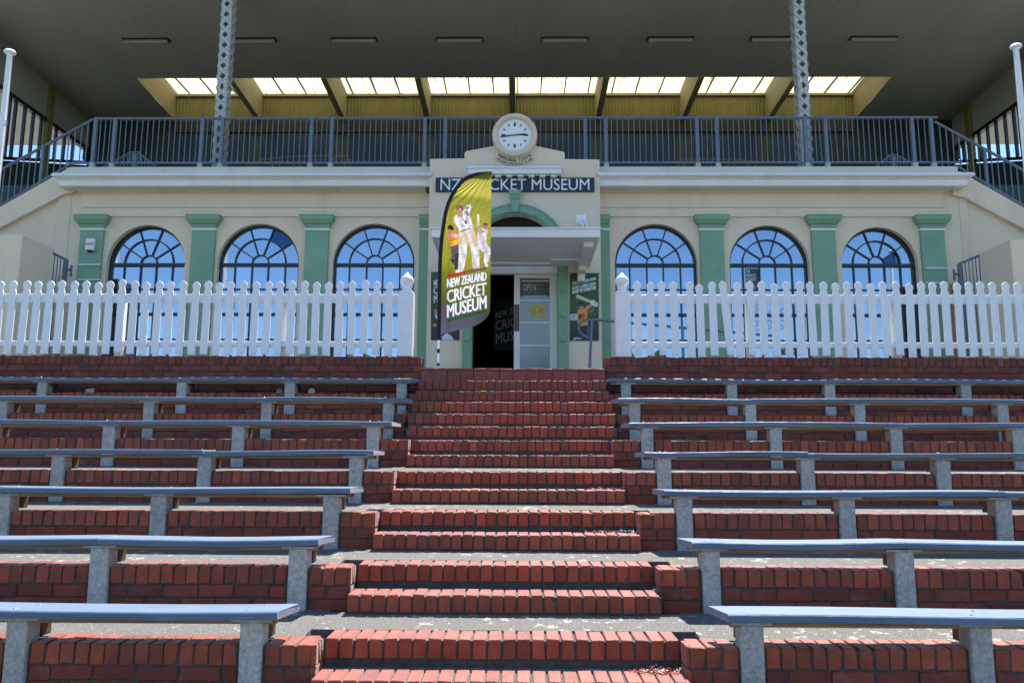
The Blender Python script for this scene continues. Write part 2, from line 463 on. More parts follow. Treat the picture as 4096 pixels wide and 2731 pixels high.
class Canvas:
    """a flat print: colours per vertex of a fine grid, drawn in photograph-like units"""
    def __init__(s, x0, y0, x1, y1, step, base):
        s.xs = np.arange(x0, x1 + step * 0.5, step); s.ys = np.arange(y0, y1 + step * 0.5, step)
        s.X, s.Y = np.meshgrid(s.xs, s.ys)
        s.C = np.zeros(s.X.shape + (3,)); s.C[:] = s2l(base)
    def inside(s, poly):
        p = np.array(poly, float); ins = np.zeros(s.X.shape, bool)
        j = len(p) - 1
        for i in range(len(p)):
            xi, yi = p[i]; xj, yj = p[j]
            if yi != yj:
                c = ((yi > s.Y) != (yj > s.Y)) & (s.X < (xj - xi) * (s.Y - yi) / (yj - yi) + xi)
                ins ^= c
            j = i
        return ins
    def poly(s, pts, col, noise=0.0):
        k = s.inside(pts); s.C[k] = s2l(col)
        if noise: s.C[k] *= (1 + rng.normal(0, noise, (int(k.sum()), 1)))
    def ell(s, cx, cy, rx, ry, col):
        k = ((s.X - cx) / rx) ** 2 + ((s.Y - cy) / ry) ** 2 <= 1
        s.C[k] = s2l(col)
    def grad(s, y0, c0, y1, c1):
        f = np.clip((s.Y - y0) / (y1 - y0), 0, 1)[..., None]
        k = (s.Y >= y0)
        g = s2l(c0) * (1 - f) + s2l(c1) * f
        s.C[k] = g[k]
    def text(s, txt, bl, br, up, col, offset=0.0, bold=0.0):
        if bold:
            for q in (-bold, bold): s.text(txt, (bl[0] + q, bl[1]), (br[0] + q, br[1]), up, col)
        """bl, br: baseline ends; up: vector from baseline to cap top"""
        v, t, _ = text_tris(txt, offset)
        bl, br, up = np.array(bl, float), np.array(br, float), np.array(up, float)
        P = bl + v[:, :1] * (br - bl) + v[:, 1:] * up
        c = s2l(col); st = s.xs[1] - s.xs[0]
        for a, b, d in t:
            A, B, D = P[a], P[b], P[d]
            lo = np.minimum(np.minimum(A, B), D); hi = np.maximum(np.maximum(A, B), D)
            i0 = max(0, int((lo[0] - s.xs[0]) / st)); i1 = min(len(s.xs), int((hi[0] - s.xs[0]) / st) + 2)
            j0 = max(0, int((lo[1] - s.ys[0]) / st)); j1 = min(len(s.ys), int((hi[1] - s.ys[0]) / st) + 2)
            if i1 <= i0 or j1 <= j0: continue
            x, y = s.X[j0:j1, i0:i1], s.Y[j0:j1, i0:i1]
            den = (B[1] - D[1]) * (A[0] - D[0]) + (D[0] - B[0]) * (A[1] - D[1])
            if abs(den) < 1e-9: continue
            l1 = ((B[1] - D[1]) * (x - D[0]) + (D[0] - B[0]) * (y - D[1])) / den
            l2 = ((D[1] - A[1]) * (x - D[0]) + (A[0] - D[0]) * (y - D[1])) / den
            k = (l1 >= -0.02) & (l2 >= -0.02) & (l1 + l2 <= 1.02)
            s.C[j0:j1, i0:i1][k] = c
    def build(s, name, fn, m, parent, mask=None):
        h, w = s.X.shape
        pts = fn(s.X.ravel(), s.Y.ravel())
        idx = np.arange(h * w).reshape(h, w)
        q = np.stack([idx[:-1, :-1], idx[1:, :-1], idx[1:, 1:], idx[:-1, 1:]], -1).reshape(-1, 4)
        if mask is not None:
            mk = mask.ravel()
            q = q[mk[q].all(1)]
        used = np.unique(q); re = -np.ones(h * w, int); re[used] = np.arange(len(used)); q = re[q]
        me = bpy.data.meshes.new(name)
        me.from_pydata([tuple(p) for p in pts[used]], [], [tuple(int(i) for i in f) for f in q])
        ca = me.color_attributes.new('print', 'FLOAT_COLOR', 'POINT')
        cols = np.ones((len(used), 4)); cols[:, :3] = np.clip(s.C.reshape(-1, 3)[used], 0, 1)
        ca.data.foreach_set('color', cols.ravel())
        me.materials.append(m)
        me.polygons.foreach_set('use_smooth', [True] * len(me.polygons))
        return link(name, me, parent)

# ------------------------------------------------------------------ terrace dimensions
RISE = 0.152
def step_z(j): return -1.18 + RISE * (j - 1)
TIER = 0.852
def wall_y(k): return 4.56 + TIER * (k - 1)
def step_y(j):
    if j <= 10:
        k = (j + 1) // 2
        return wall_y(k) + (-0.13 if j % 2 else 0.17)
    return step_y(10) + 0.292 * (j - 10)
def tier_z(k): return step_z(2 * k)
def half_w(j): return 1.025 if j <= 10 else (1.10 if j == 11 else 1.155)
LAND = 1.14
FW_Y, FW_TOP = 10.02, 1.30
NT = 7
def inner(k): return 1.03 if k <= 5 else (1.2 if k == 6 else 1.18)

# ------------------------------------------------------------------ ground, paving
g = MB(); g.box(-600, 600, -600, 3.05, -3.0, -1.66)
struct(g.build('ground', M['grass']))
g = MB(); g.box(-600, 600, 3.05, 600, -3.0, -1.75); struct(g.build('bounce_paving', M['bounce_paving']))  # unseen ground, added as pale paving to bounce light under the neighbouring roofs
pv = MB()
def land_rise(k, y): return 0.036 * max(0.0, min(1.0, (y - wall_y(k) - 0.3) / (TIER - 0.45)))
pv.box(-12, 12, 3.35, 4.6, -1.9, step_z(0) - 0.004)
for k in range(1, NT + 1):
    y1 = (wall_y(k + 1) if k < NT else FW_Y) + 0.05
    z = tier_z(k) - 0.006
    for s in (-1, 1):
        a_, b_ = sorted((s * 1.16, s * 12))
        pv.prism([(wall_y(k) + 0.2, -2.2), (y1, -2.2), (y1, z + land_rise(k, y1)), (wall_y(k) + 0.2, z)], a_, b_, 'x')
for j in range(1, 16):
    y0, y1 = step_y(j) + 0.222, step_y(j + 1) + 0.05
    zt_ = step_z(j) - (0.005 if j % 2 == 0 and j <= 10 else 0.009)
    r0, r1 = (land_rise(j // 2, y0), land_rise(j // 2, y1)) if j % 2 == 0 and j <= 10 else (0, 0)
    pv.prism([(y0, zt_ - 0.5), (y1, zt_ - 0.5), (y1, zt_ + r1), (y0, zt_ + min(r0, 0.006))], -1.159, 1.159, 'x')
struct(pv.build('terrace_paving', M['asphalt']))
pm = MB(); pm.box(-30, 30, FW_Y + 0.2, 14.45, -1, LAND - 0.003); pm.box(-1.17, 1.17, 9.98, FW_Y + 0.2, 0.4, LAND - 0.004)
struct(pm.build('promenade', M['promenade']))

# ------------------------------------------------------------------ bricks
def brick_mesh(name, dx, dy, dz, m, bev=0.006):
    out = []
    for q in range(6):
        bm = bmesh.new()
        bmesh.ops.create_cube(bm, size=1.0)
        bmesh.ops.scale(bm, vec=(dx, dy, dz), verts=bm.verts)
        bmesh.ops.bevel(bm, geom=bm.edges[:], offset=bev, segments=1, affect='EDGES')
        for v in bm.verts:
            v.co += Vector((random.uniform(-1, 1), random.uniform(-1, 1), random.uniform(-1, 1))) * 0.0011
        if q >= 3:      # a knocked corner or arris
            cx_, cz_ = (dx / 2 * (1 if q % 2 else -1), dz / 2 * (1 if q < 5 else -1))
            for v in bm.verts:
                if v.co.y < -dy / 2 + 0.012 and abs(v.co.x - cx_) < 0.013 and abs(v.co.z - cz_) < 0.013:
                    v.co += Vector((-math.copysign(0.006, cx_), 0.007, -math.copysign(0.006, cz_)))
        me = bpy.data.meshes.new(name)
        bm.to_mesh(me); bm.free(); me.materials.append(m)
        out.append(me)
    return out
RW, RH, RD = 0.0755, 0.113, 0.226
B_ROW = brick_mesh('rowlock_brick', RW, RD, RH, M['brick'], 0.0035)
B_ROW2 = brick_mesh('rowlock_brick', RW, RD, RH, M['brick_old'], 0.0035)
B_STR = brick_mesh('stretcher_brick', 0.229, 0.1, 0.0755, M['brick_old'], 0.005)
B_SLIP = brick_mesh('end_brick', 0.03, 0.048, RH, M['brick'], 0.004)
B_SLIP2 = brick_mesh('end_brick', 0.03, 0.158, 0.0755, M['brick'], 0.004)
B_TILE = brick_mesh('tile', 0.160, 0.03, 0.166, M['tile'], 0.003)
B_TILE2 = brick_mesh('tile', 0.160, 0.14, 0.028, M['tile'], 0.003)

def put_brick(meshes, x, y, z, parent, sx=1.0, jit=1.0, name='brick'):
    o = bpy.data.objects.new(name, random.choice(meshes))
    COL.objects.link(o)
    o.location = (x + random.gauss(0, 0.0012) * jit, y + random.gauss(0, 0.0022) * jit, z + random.gauss(0, 0.0016) * jit)
    o.rotation_euler = (random.gauss(0, 0.006) * jit, random.gauss(0, 0.008) * jit, random.gauss(0, 0.01) * jit)
    if sx != 1.0: o.scale.x = sx
    o.parent = parent
    if parent.type == 'EMPTY': o.matrix_parent_inverse = Matrix.Translation(-parent.location)
    return o

def row_run(x0, x1, y, ztop, parent, meshes=B_ROW, pitch=0.086):
    """rowlock bricks side by side, front faces at y, tops at ztop"""
    n = max(1, round((x1 - x0) / pitch)); p = (x1 - x0) / n
    for i in range(n):
        put_brick(meshes, x0 + p * (i + 0.5), y + RD / 2, ztop - RH / 2, parent, sx=(p - 0.0105) / RW)
    return n

def str_run(x0, x1, y, ztop, parent, shift=0.0, pitch=0.2395):
    x = x0
    first = pitch * (0.5 if shift else 1.0)
    w = first
    while x < x1 - 0.02:
        e = min(x + w, x1)
        if x1 - e < 0.05: e = x1
        put_brick(B_STR, (x + e) / 2, y + 0.05, ztop - 0.0755 / 2, parent, sx=(e - x - 0.0105) / 0.229)
        x = e; w = pitch

# bench posts seen in the photograph (centre of the front face, pixels of the 2352 wide view)
POSTS = {1: ([35, 575], [1729, 2256]), 2: ([226, 683], [1634, 2079]), 3: ([2, 362, 759], [1573, 1947, 2307]),
         4: ([131, 468, 816], [1526, 1856, 2168]), 5: ([248, 546, 856], [1487, 1783, 2060]),
         6: ([3, 340, 611, 891], [1458, 1725, 1976, 2305]), 7: ([95, 416, 665, 922], [1438, 1682, 1907, 2220])}
ROWNAME = {1: 'front row', 2: 'second row from the front', 3: 'third row from the front', 4: 'fourth row from the front', 5: 'third row from the back', 6: 'second row from the back', 7: 'back row'}
VIEW = 4096 / 2352.0
def post_xs(k, s):
    px = POSTS[k][0 if s < 0 else 1]
    y = wall_y(k) - 0.02
    xs = []
    for p in px:
        q = at(p * VIEW, 1833, y)
        q = at(p * VIEW, H_PX / 2 + 3137 * math.tan(math.atan2(-(tier_z(k)), y) + PITCH), y)
        xs.append(q.x)
    # one more beyond the frame, one bay further out
    far = min(xs) - 1.22 if s < 0 else max(xs) + 1.22
    xs.append(far)
    return sorted(xs)
PW = 0.122

def outer(k):
    return 2.0 / 3.0 * wall_y(k) + 1.2

def make_tier(k, s):
    y, z = wall_y(k), tier_z(k)
    side = 'left' if s < 0 else 'right'
    t = thing('brick_wall', 'low red brick riser under the %s bench, %s of the stairs' % (ROWNAME[k], side), 'brick wall', (s * 2.5, y, z - 0.3), 'brick risers of the terrace')
    xi, xo = inner(k), outer(k)
    a, b = (-xo, -xi) if s < 0 else (xi, xo)
    core = MB(); core.box(a + (0 if s < 0 else 0.011), b - (0.011 if s < 0 else 0), y + 0.010, y + 0.218, z - 0.55, z - 0.013)
    core.build('mortar', M['mortar'], t)
    cuts = [(x - PW / 2 - 0.012, x + PW / 2 + 0.012) for x in post_xs(k, s)]
    runs, x = [], a
    for c0, c1 in cuts:
        if c0 > x and c0 < b: runs.append((x, c0))
        x = max(x, c1)
    if x < b: runs.append((x, b))
    sl = 0.02 if k <= 6 else 0
    for (r0, r1) in runs:
        e0, e1 = r0, r1
        if k <= 6:
            if s < 0 and abs(r1 - b) < 1e-6: e1 = r1 - sl
            if s > 0 and abs(r0 - a) < 1e-6: e0 = r0 + sl
        row_run(e0, e1, y, z, t)
        for c in range(3):
            str_run(e0, e1, y + 0.001, z - RH - 0.0105 - c * 0.086, t, shift=(c + 1) % 2)
    if k <= 6:   # end of the wall beside the stairs
        xe = s * (xi + 0.015)
        for q in range(3):
            put_brick(B_SLIP, xe, y + 0.028 + q * 0.057, z - RH / 2, t)
        for c in range(2):
            put_brick(B_SLIP2, xe, y + 0.084, z - RH - 0.0105 - 0.0755 / 2 - c * 0.086, t)
    return t
for k in range(1, NT + 1):
    for s in (-1, 1):
        make_tier(k, s)

# stairs
st = thing('brick_staircase', 'red brick stairs climbing through the benches to the museum doorway', 'stairs', (0, step_y(1), step_z(0)))
nb = 0
for j in range(1, 16):
    y, z, hw = step_y(j), step_z(j), half_w(j)
    core = MB(); core.box(-hw + 0.006, hw - 0.006, y + 0.010, y + 0.217, z - 0.55, z - 0.014)
    so = core.build('step', M['mortar'], st)
    n = round(2 * hw / 0.0865); p = 2 * hw / n
    ph = random.uniform(-0.3, 0.3) * p
    if nb + n <= 298:
        for i in range(n):
            put_brick(B_ROW, -hw + p * (i + 0.5), y + RD / 2, z - RH / 2, so, sx=(p - 0.0115) / RW, jit=0.75)
        nb += n
    else:
        bm_ = bmesh.new()
        for i in range(n):
            me = random.choice(B_ROW).copy()
            me.transform(Matrix.Translation((-hw + p * (i + 0.5), y + RD / 2 + random.gauss(0, 0.002), z - RH / 2 + random.gauss(0, 0.002))) @ Matrix.Rotation(random.gauss(0, 0.01), 4, 'Y') @ Matrix.Scale((p - 0.0115) / RW, 4, (1, 0, 0)))
            bm_.from_mesh(me); bpy.data.meshes.remove(me)
        me = bpy.data.meshes.new('brick_course'); bm_.to_mesh(me); bm_.free(); me.materials.append(M['brick'])
        c = link('brick_course', me, so); c['kind'] = 'stuff'
y16 = 9.92
core = MB(); core.box(-1.168, 1.168, y16 + 0.012, y16 + 0.3, 0.6, LAND - 0.012)
so = core.build('step', M['mortar'], st)
for i in range(14):
    x = -1.168 + 2.336 / 14 * (i + 0.5)
    put_brick(B_TILE, x, y16 + 0.015, LAND - 0.035 - 0.083, so, jit=0.5, name='tile')
    put_brick(B_TILE2, x, y16 + 0.07 - 0.004, LAND - 0.016, so, jit=0.5, name='tile')

# fence walls at the top of the terrace
for s in (-1, 1):
    side = 'left' if s < 0 else 'right'
    t = thing('brick_wall', 'red brick wall carrying the white picket fence %s of the stairs' % side, 'brick wall', (s * 4, FW_Y, tier_z(7)), 'brick walls below the picket fence')
    xi, xo = 1.175, 8.0
    a, b = (-xo, -xi) if s < 0 else (xi, xo)
    core = MB(); core.box(a + (0 if s < 0 else 0.012), b - (0.012 if s < 0 else 0), FW_Y + 0.010, FW_Y + 0.217, 0.3, FW_TOP - 0.013)
    core.build('mortar', M['mortar'], t)
    row_run(a, b, FW_Y, FW_TOP, t, B_ROW2)
    for c in range(5):
        str_run(a, b, FW_Y + 0.001, FW_TOP - RH - 0.0105 - c * 0.086, t, shift=c % 2)

# ------------------------------------------------------------------ benches
for k in range(1, NT + 1):
    for s in (-1, 1):
        side = 'left' if s < 0 else 'right'
        y, z = wall_y(k), tier_z(k)
        t = thing('bench', 'blue painted plank bench on concrete posts, %s, %s of the stairs' % (ROWNAME[k], side), 'bench', (s * 2.5, y, z), 'plank benches on the terrace')
        xs = post_xs(k, s)
        xi, xo = {1: 1.185 if s < 0 else 1.2, 2: 1.19, 3: 1.17, 4: 1.155}.get(k, 1.14), outer(k) - 0.15
        ztop = z + 0.182; th = 0.042
        y0, y1 = y - 0.055, y + 0.205
        joints = [s * xi]
        inn = sorted(xs, key=abs)
        jn = inn[min(len(inn) - 1, 1 + (k % 2))]
        joints += [jn, s * xo]
        for a, b in zip(joints[:-1], joints[1:]):
            if abs(b - a) < 0.1: continue
            pl = MB()
            x0, x1 = min(a, b) + 0.002, max(a, b) - 0.002
            n = 12
            dz0, dz1 = random.uniform(-0.004, 0.004), random.uniform(-0.003, 0.005)
            vs_, fs = [], []
            for i in range(n + 1):
                f = i / n; xx = x0 + (x1 - x0) * f
                w = 0.006 * math.sin(f * 5.1 + k) + dz0 * (1 - f) + dz1 * f
                wy = 0.003 * math.sin(f * 4 + 2 * k)
                # profile with softened front and back top edges
                prof = [(y0, ztop - th), (y0, ztop - 0.007), (y0 + 0.007, ztop), (y1 - 0.007, ztop), (y1, ztop - 0.007), (y1, ztop - th)]
                vs_ += [(xx, py + wy, pz + w) for py, pz in prof]
            for i in range(n):
                for q in range(6):
                    q2 = (q + 1) % 6
                    fs.append((i * 6 + q, i * 6 + q2, (i + 1) * 6 + q2, (i + 1) * 6 + q))
            fs.append(tuple(range(6))); fs.append(tuple(reversed(range(n * 6, n * 6 + 6))))
            # clipped corner at the end nearest the stairs
            if a == s * xi:
                for i in (range(0, 6) if s > 0 else range(n * 6, n * 6 + 6)):
                    vx = list(vs_[i])
                    if vx[1] < y + 0.05: vx[0] += s * 0.05
                    vs_[i] = tuple(vx)
            pl.add(vs_, fs)
            po = pl.build('seat_plank', M['plank'], t)
        bat = MB()
        bx0, bx1 = sorted((s * (xi + 0.07), s * xo))
        bat.box(bx0, bx1, y - 0.02, y + 0.015, ztop - th - 0.028, ztop - th - 0.001)
        bat.box(bx0, bx1, y + 0.15, y + 0.185, ztop - th - 0.03, ztop - th - 0.001)
        bat.build('batten', M['rawwood'], t)
        for x in xs:
            p = MB()
            ptop = ztop - th - 0.018
            w = PW / 2 + random.uniform(-0.003, 0.003)
            p.prism([(y - 0.022, z - 0.34), (y - 0.026, ptop), (y + 0.105, ptop), (y + 0.11, z - 0.34)], x - w, x + w, 'x')
            p.build('post', M['concrete'], t, bevel=0.006)
            cl = MB(); cl.prism([(y + 0.106, ptop - 0.001), (y + 0.2, ptop - 0.001), (y + 0.2, z + 0.012), (y + 0.112, z + 0.012)], x - w * 0.95 + 0.012, x + w * 0.95 + 0.012, 'x')
            cl.build('cleat', M['oldwood'], t, bevel=0.004)
            c = MB(); c.box(x - 0.115, x + 0.115, y - 0.024, y + 0.19, ptop + 0.0008, ztop - th - 0.003)
            cp = c.build('packer', M['concrete'], t)
            bo = MB()
            for (bx, by) in ((x - 0.035, y + 0.0), (x + 0.035, y + 0.11)):
                bo.lathe([(0.009, ztop - 0.004), (0.009, ztop + 0.003), (0.006, ztop + 0.006)], bx, by, 10)
            bo.build('bolt', M['chrome'], t)

# ------------------------------------------------------------------ picket fences
FY = 10.13
def picket_prof(w, h):
    half = [(0.5, 0.0), (0.5, h - 0.165), (0.46, h - 0.15), (0.40, h - 0.132), (0.385, h - 0.115), (0.42, h - 0.095), (0.50, h - 0.078), (0.525, h - 0.06), (0.50, h - 0.043), (0.40, h - 0.026), (0.2, h - 0.01), (0.0, h)]
    return [(a * w, b) for a, b in half] + [(-a * w, b) for a, b in reversed(half[:-1])]
PH = at(1300, 1126, FY - 0.05).z - at(1300, 1421, FY - 0.05).z
pk = MB(); pk.prism(picket_prof(0.098, PH), -0.011, 0.011, 'y')
pk_me = pk.mesh('picket', M['white'])
bm_ = bmesh.new(); bm_.from_mesh(pk_me)
bmesh.ops.bevel(bm_, geom=[e for e in bm_.edges if e.calc_face_angle(0) > 1.2], offset=0.003, segments=1, affect='EDGES'); bm_.to_mesh(pk_me); bm_.free()
Z_BOT = at(1300, 1420, FY).z
for s in (-1, 1):
    side = 'left' if s < 0 else 'right'
    t = thing('picket_fence', 'white picket fence with ball topped end post, %s of the doorway%s' % (side, '' if s < 0 else ', one picket slanting'), 'picket fence', (s * 4, FY, FW_TOP), 'white picket fences')
    pcx = at(1624, 1300, FY).x if s < 0 else at(2491, 1300, FY).x
    if s < 0: px = [1556 - 49.6 * i if i < 4 else 1556 - 49.6 * 3 - 48.75 * (i - 3) for i in range(36)]
    else: px = [2552, 2600, 2651, 2700, 2762, 2803, 2854, 2902, 2956] + [2956 + 48.9 * (i + 1) for i in range(27)]
    for i, p in enumerate(px):
        x = at(p, 1270, FY - 0.04).x
        o = link('picket', pk_me, t, (x, FY - 0.036, Z_BOT + random.gauss(0, 0.009) - (0.02 if (s > 0 and i in (5, 11, 22)) else 0)))
        o.rotation_euler = (0, random.gauss(0, 0.009), random.gauss(0, 0.012))
        if s > 0 and p == 2902:
            o.rotation_euler = (0, -0.088, 0); o.location.x = at(2926, 1420, FY - 0.04).x
    zt0, zt1 = at(1450, 1212, FY).z, at(1450, 1178, FY).z
    zb0, zb1 = at(1450, 1388, FY).z, at(1450, 1366, FY).z
    x0, x1 = sorted((pcx + s * 0.09, s * 8.0))
    r = MB(); r.box(x0, x1, FY - 0.024, FY + 0.018, zt0, zt1); r.build('rail', M['white'], t, bevel=0.004)
    r = MB(); r.box(x0, x1, FY - 0.024, FY + 0.018, zb0, zb1); r.build('rail', M['white'], t, bevel=0.004)
    for bx in ([-3.0, -5.2, -7.4] if s < 0 else [3.1, 5.0, 7.2]):
        r = MB(); r.box(bx - 0.045, bx + 0.045, FY + 0.019, FY + 0.1, FW_TOP - 0.01, zt1 - 0.01); r.build('fence_post', M['white'], t)
    po = MB(); zp = at(1624, 1168, FY - 0.08).z
    po.box(pcx - 0.098, pcx + 0.098, FY - 0.09, FY + 0.10, FW_TOP + 0.001, zp)
    pob = po.build('end_post', M['white'], t, bevel=0.01)
    fi = MB()
    zf = at(1624, 1086, FY - 0.05).z
    hh = zf - zp
    fi.box(pcx - 0.088, pcx + 0.088, FY - 0.082, FY + 0.092, zp + 0.001, zp + 0.02)
    fi.lathe([(0.085, 0.02), (0.078, 0.035), (0.06, 0.045), (0.048, 0.075), (0.055, 0.10), (0.083, 0.125), (0.093, 0.155), (0.09, 0.185), (0.072, 0.215), (0.04, 0.24), (0.012, hh - 0.004), (0.002, hh)], pcx, FY + 0.005, 24, cz=zp)
    fi.build('finial', M['white'], pob, smooth=True)

# ------------------------------------------------------------------ grandstand: facade
DF = 14.5           # face of the arcade wall
GS = thing('grandstand', 'cream and green cricket pavilion with arched windows and a deep covered stand', 'grandstand', (0, DF, LAND))
z_par = at(1300, 667, DF).z            # parapet top under the balcony railing
z_cap = at(1265, 863, DF).z
XL, XR = at(254, 800, DF).x, at(3840, 810, DF).x
WIN = [(582, 314), (1032, 326), (1494, 328), (2625, 330), (3078, 319), (3520, 305)]
RV = 0.15            # depth of the window reveals
z_sp = 0.5 * (at(1032, 1062, DF + RV).z + at(3078, 1062, DF + RV).z)
z_sill = LAND + 0.12
wins = []
for cx_, w_ in WIN:
    a = at(cx_ - w_ / 2, 1060, DF).x; b = at(cx_ + w_ / 2, 1060, DF).x
    wins.append(((a + b) / 2, (b - a) / 2))
wl = MB()
edges = [XL] + [0.5 * (wins[i][0] + wins[i + 1][0]) for i in range(2)] + [-1.45]
edges2 = [1.45] + [0.5 * (wins[i][0] + wins[i + 1][0]) for i in (3, 4)] + [XR]
NSEG = 28
def bay(x0, x1, c, r):
    zt = z_par - 0.02
    q = lambda pts: wl.add([(x, DF, z) for x, z in pts], [tuple(range(len(pts)))])
    q([(x0, LAND - 0.1), (c - r, LAND - 0.1), (c - r, zt), (x0, zt)])
    q([(c + r, LAND - 0.1), (x1, LAND - 0.1), (x1, zt), (c + r, zt)])
    q([(c - r, LAND - 0.1), (c + r, LAND - 0.1), (c + r, z_sill), (c - r, z_sill)])
    arc = [(c - r * math.cos(math.pi * i / NSEG), z_sp + r * math.sin(math.pi * i / NSEG)) for i in range(NSEG + 1)]
    for i in range(NSEG):
        (xa, za), (xb, zb) = arc[i], arc[i + 1]
        q([(xa, za), (xb, zb), (xb, zt), (xa, zt)])
    path = [(c - r, z_sill)] + arc + [(c + r, z_sill)]
    for (xa, za), (xb, zb) in zip(path[:-1], path[1:]):
        wl.add([(xa, DF, za), (xb, DF, zb), (xb, DF + RV + 0.05, zb), (xa, DF + RV + 0.05, za)], [(0, 1, 2, 3)])
    wl.add([(c - r, DF, z_sill), (c + r, DF, z_sill), (c + r, DF + RV + 0.05, z_sill), (c - r, DF + RV + 0.05, z_sill)], [(0, 1, 2, 3)])
for i in range(3): bay(edges[i], edges[i + 1], *wins[i])
link('facade_wall', wl.mesh('facade_wall', M['cream']), GS); wl = MB()
for i in range(3): bay(edges2[i], edges2[i + 1], *wins[i + 3])
me = wl.mesh('facade_wall', M['cream'])
link('facade_wall', me, GS)
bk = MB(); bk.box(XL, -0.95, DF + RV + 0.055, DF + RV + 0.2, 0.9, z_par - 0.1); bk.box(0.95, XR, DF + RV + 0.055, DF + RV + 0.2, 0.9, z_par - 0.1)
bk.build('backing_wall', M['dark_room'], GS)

# windows
def arc_bar(mb, c, zc, r, wd, y0, y1, a0=0.0, a1=math.pi, n=24):
    for i in range(n):
        t0, t1 = a0 + (a1 - a0) * i / n, a0 + (a1 - a0) * (i + 1) / n
        ri, ro = r - wd / 2, r + wd / 2
        v = []
        for yy in (y0, y1):
            v += [(c + ri * math.cos(t0), yy, zc + ri * math.sin(t0)), (c + ro * math.cos(t0), yy, zc + ro * math.sin(t0)),
                  (c + ro * math.cos(t1), yy, zc + ro * math.sin(t1)), (c + ri * math.cos(t1), yy, zc + ri * math.sin(t1))]
        mb.add(v, [(0, 1, 2, 3), (7, 6, 5, 4), (0, 4, 5, 1), (1, 5, 6, 2), (2, 6, 7, 3), (3, 7, 4, 0)])
for wi, (c, r) in enumerate(wins):
    yg = DF + RV
    fr = MB()
    ro = r - 0.004
    arc_bar(fr, c, z_sp, ro - 0.018, 0.036, yg - 0.045, yg + 0.03)
    for sx in (-1, 1):
        fr.box(c + sx * (ro - 0.036), c + sx * ro, yg - 0.045, yg + 0.03, z_sill, z_sp)
    zt = z_sp - 0.0
    rows = [z_sp]
    rows.append(at(1032, 1158, yg).z); rows.append(at(1032, 1258, yg).z); rows.append(at(1032, 1358, yg).z); rows.append(z_sill + 0.02)
    fr.box(c - ro + 0.036, c + ro - 0.036, yg - 0.05, yg + 0.025, z_sp - 0.03, z_sp + 0.03)
    for q, hh in ((1, 0.012), (2, 0.027), (3, 0.012)):
        fr.box(c - ro + 0.037, c + ro - 0.037, yg - 0.035 - (0.01 if q == 2 else 0), yg + 0.02, rows[q] - hh, rows[q] + hh)
    fr.box(c - ro + 0.037, c + ro - 0.037, yg - 0.04, yg + 0.02, z_sill + 0.001, z_sill + 0.05)
    cols = [c - r + 2 * r * f for f in (0.0, 0.19, 0.4, 0.6, 0.81, 1.0)]
    for xx in cols[1:5]:
        fr.box(xx - 0.012, xx + 0.012, yg - 0.031, yg + 0.018, z_sill + 0.051, z_sp - 0.0305)
    r1, r2 = 0.205 * r, 0.625 * r
    arc_bar(fr, c, z_sp + 0.03, r1, 0.022, yg - 0.032, yg + 0.018, n=14)
    arc_bar(fr, c, z_sp + 0.03, r2, 0.022, yg - 0.033, yg + 0.018, n=22)
    for q in range(1, 5):
        a = math.pi * q / 5
        fr.bar((c + (r1 + 0.012) * math.cos(a), yg - 0.006, z_sp + 0.03 + (r1 + 0.012) * math.sin(a)), (c + (ro - 0.05) * math.cos(a), yg - 0.006, z_sp + 0.01 + (ro - 0.05) * math.sin(a)), 0.022, 0.048)
    wo_ = fr.build('window', M['frame'], GS)
    def pane(pts, dark=False):
        tilt = random.gauss(0, 0.006); tz = random.gauss(0, 0.006)
        mx_, mz_ = sum(p[0] for p in pts) / len(pts), sum(p[1] for p in pts) / len(pts)
        mb = MB()
        n = len(pts)
        v = [(p[0], yg + (p[0] - mx_) * tilt + (p[1] - mz_) * tz, p[1]) for p in pts]
        v += [(a_, b_ + 0.006, c_) for a_, b_, c_ in v]
        mb.add(v, [tuple(range(n)), tuple(reversed(range(n, 2 * n)))] + [(i, i + n, (i + 1) % n + n, (i + 1) % n) for i in range(n)])
        mb.build('pane', M['pane_dark'] if dark else M['pane'], wo_)
    for a_, b_ in zip(cols[:-1], cols[1:]):
        for za, zb in zip(rows[:-1], rows[1:]):
            pane([(a_ + 0.006, zb + 0.004), (b_ - 0.006, zb + 0.004), (b_ - 0.006, za - 0.004), (a_ + 0.006, za - 0.004)])
    zc = z_sp + 0.03
    def ring(ra, rb, a0, a1, dark=False):
        n = 6
        p = [(c + ra * math.cos(a0 + (a1 - a0) * i / n), zc + ra * math.sin(a0 + (a1 - a0) * i / n)) for i in range(n + 1)]
        p += [(c + rb * math.cos(a1 + (a0 - a1) * i / n), zc + rb * math.sin(a1 + (a0 - a1) * i / n)) for i in range(n + 1)]
        pane(p, dark)
    pane([(c + r1 * math.cos(math.pi * i / 12), zc + r1 * math.sin(math.pi * i / 12)) for i in range(13)])
    for q in range(5):
        a0, a1 = math.pi * q / 5 + 0.004, math.pi * (q + 1) / 5 - 0.004
        ring(r1 + 0.004, r2 - 0.004, a0, a1, wi == 5 and q == 0)
        ring(r2 + 0.004, ro - 0.03, a0, a1, wi == 1 and q == 1)

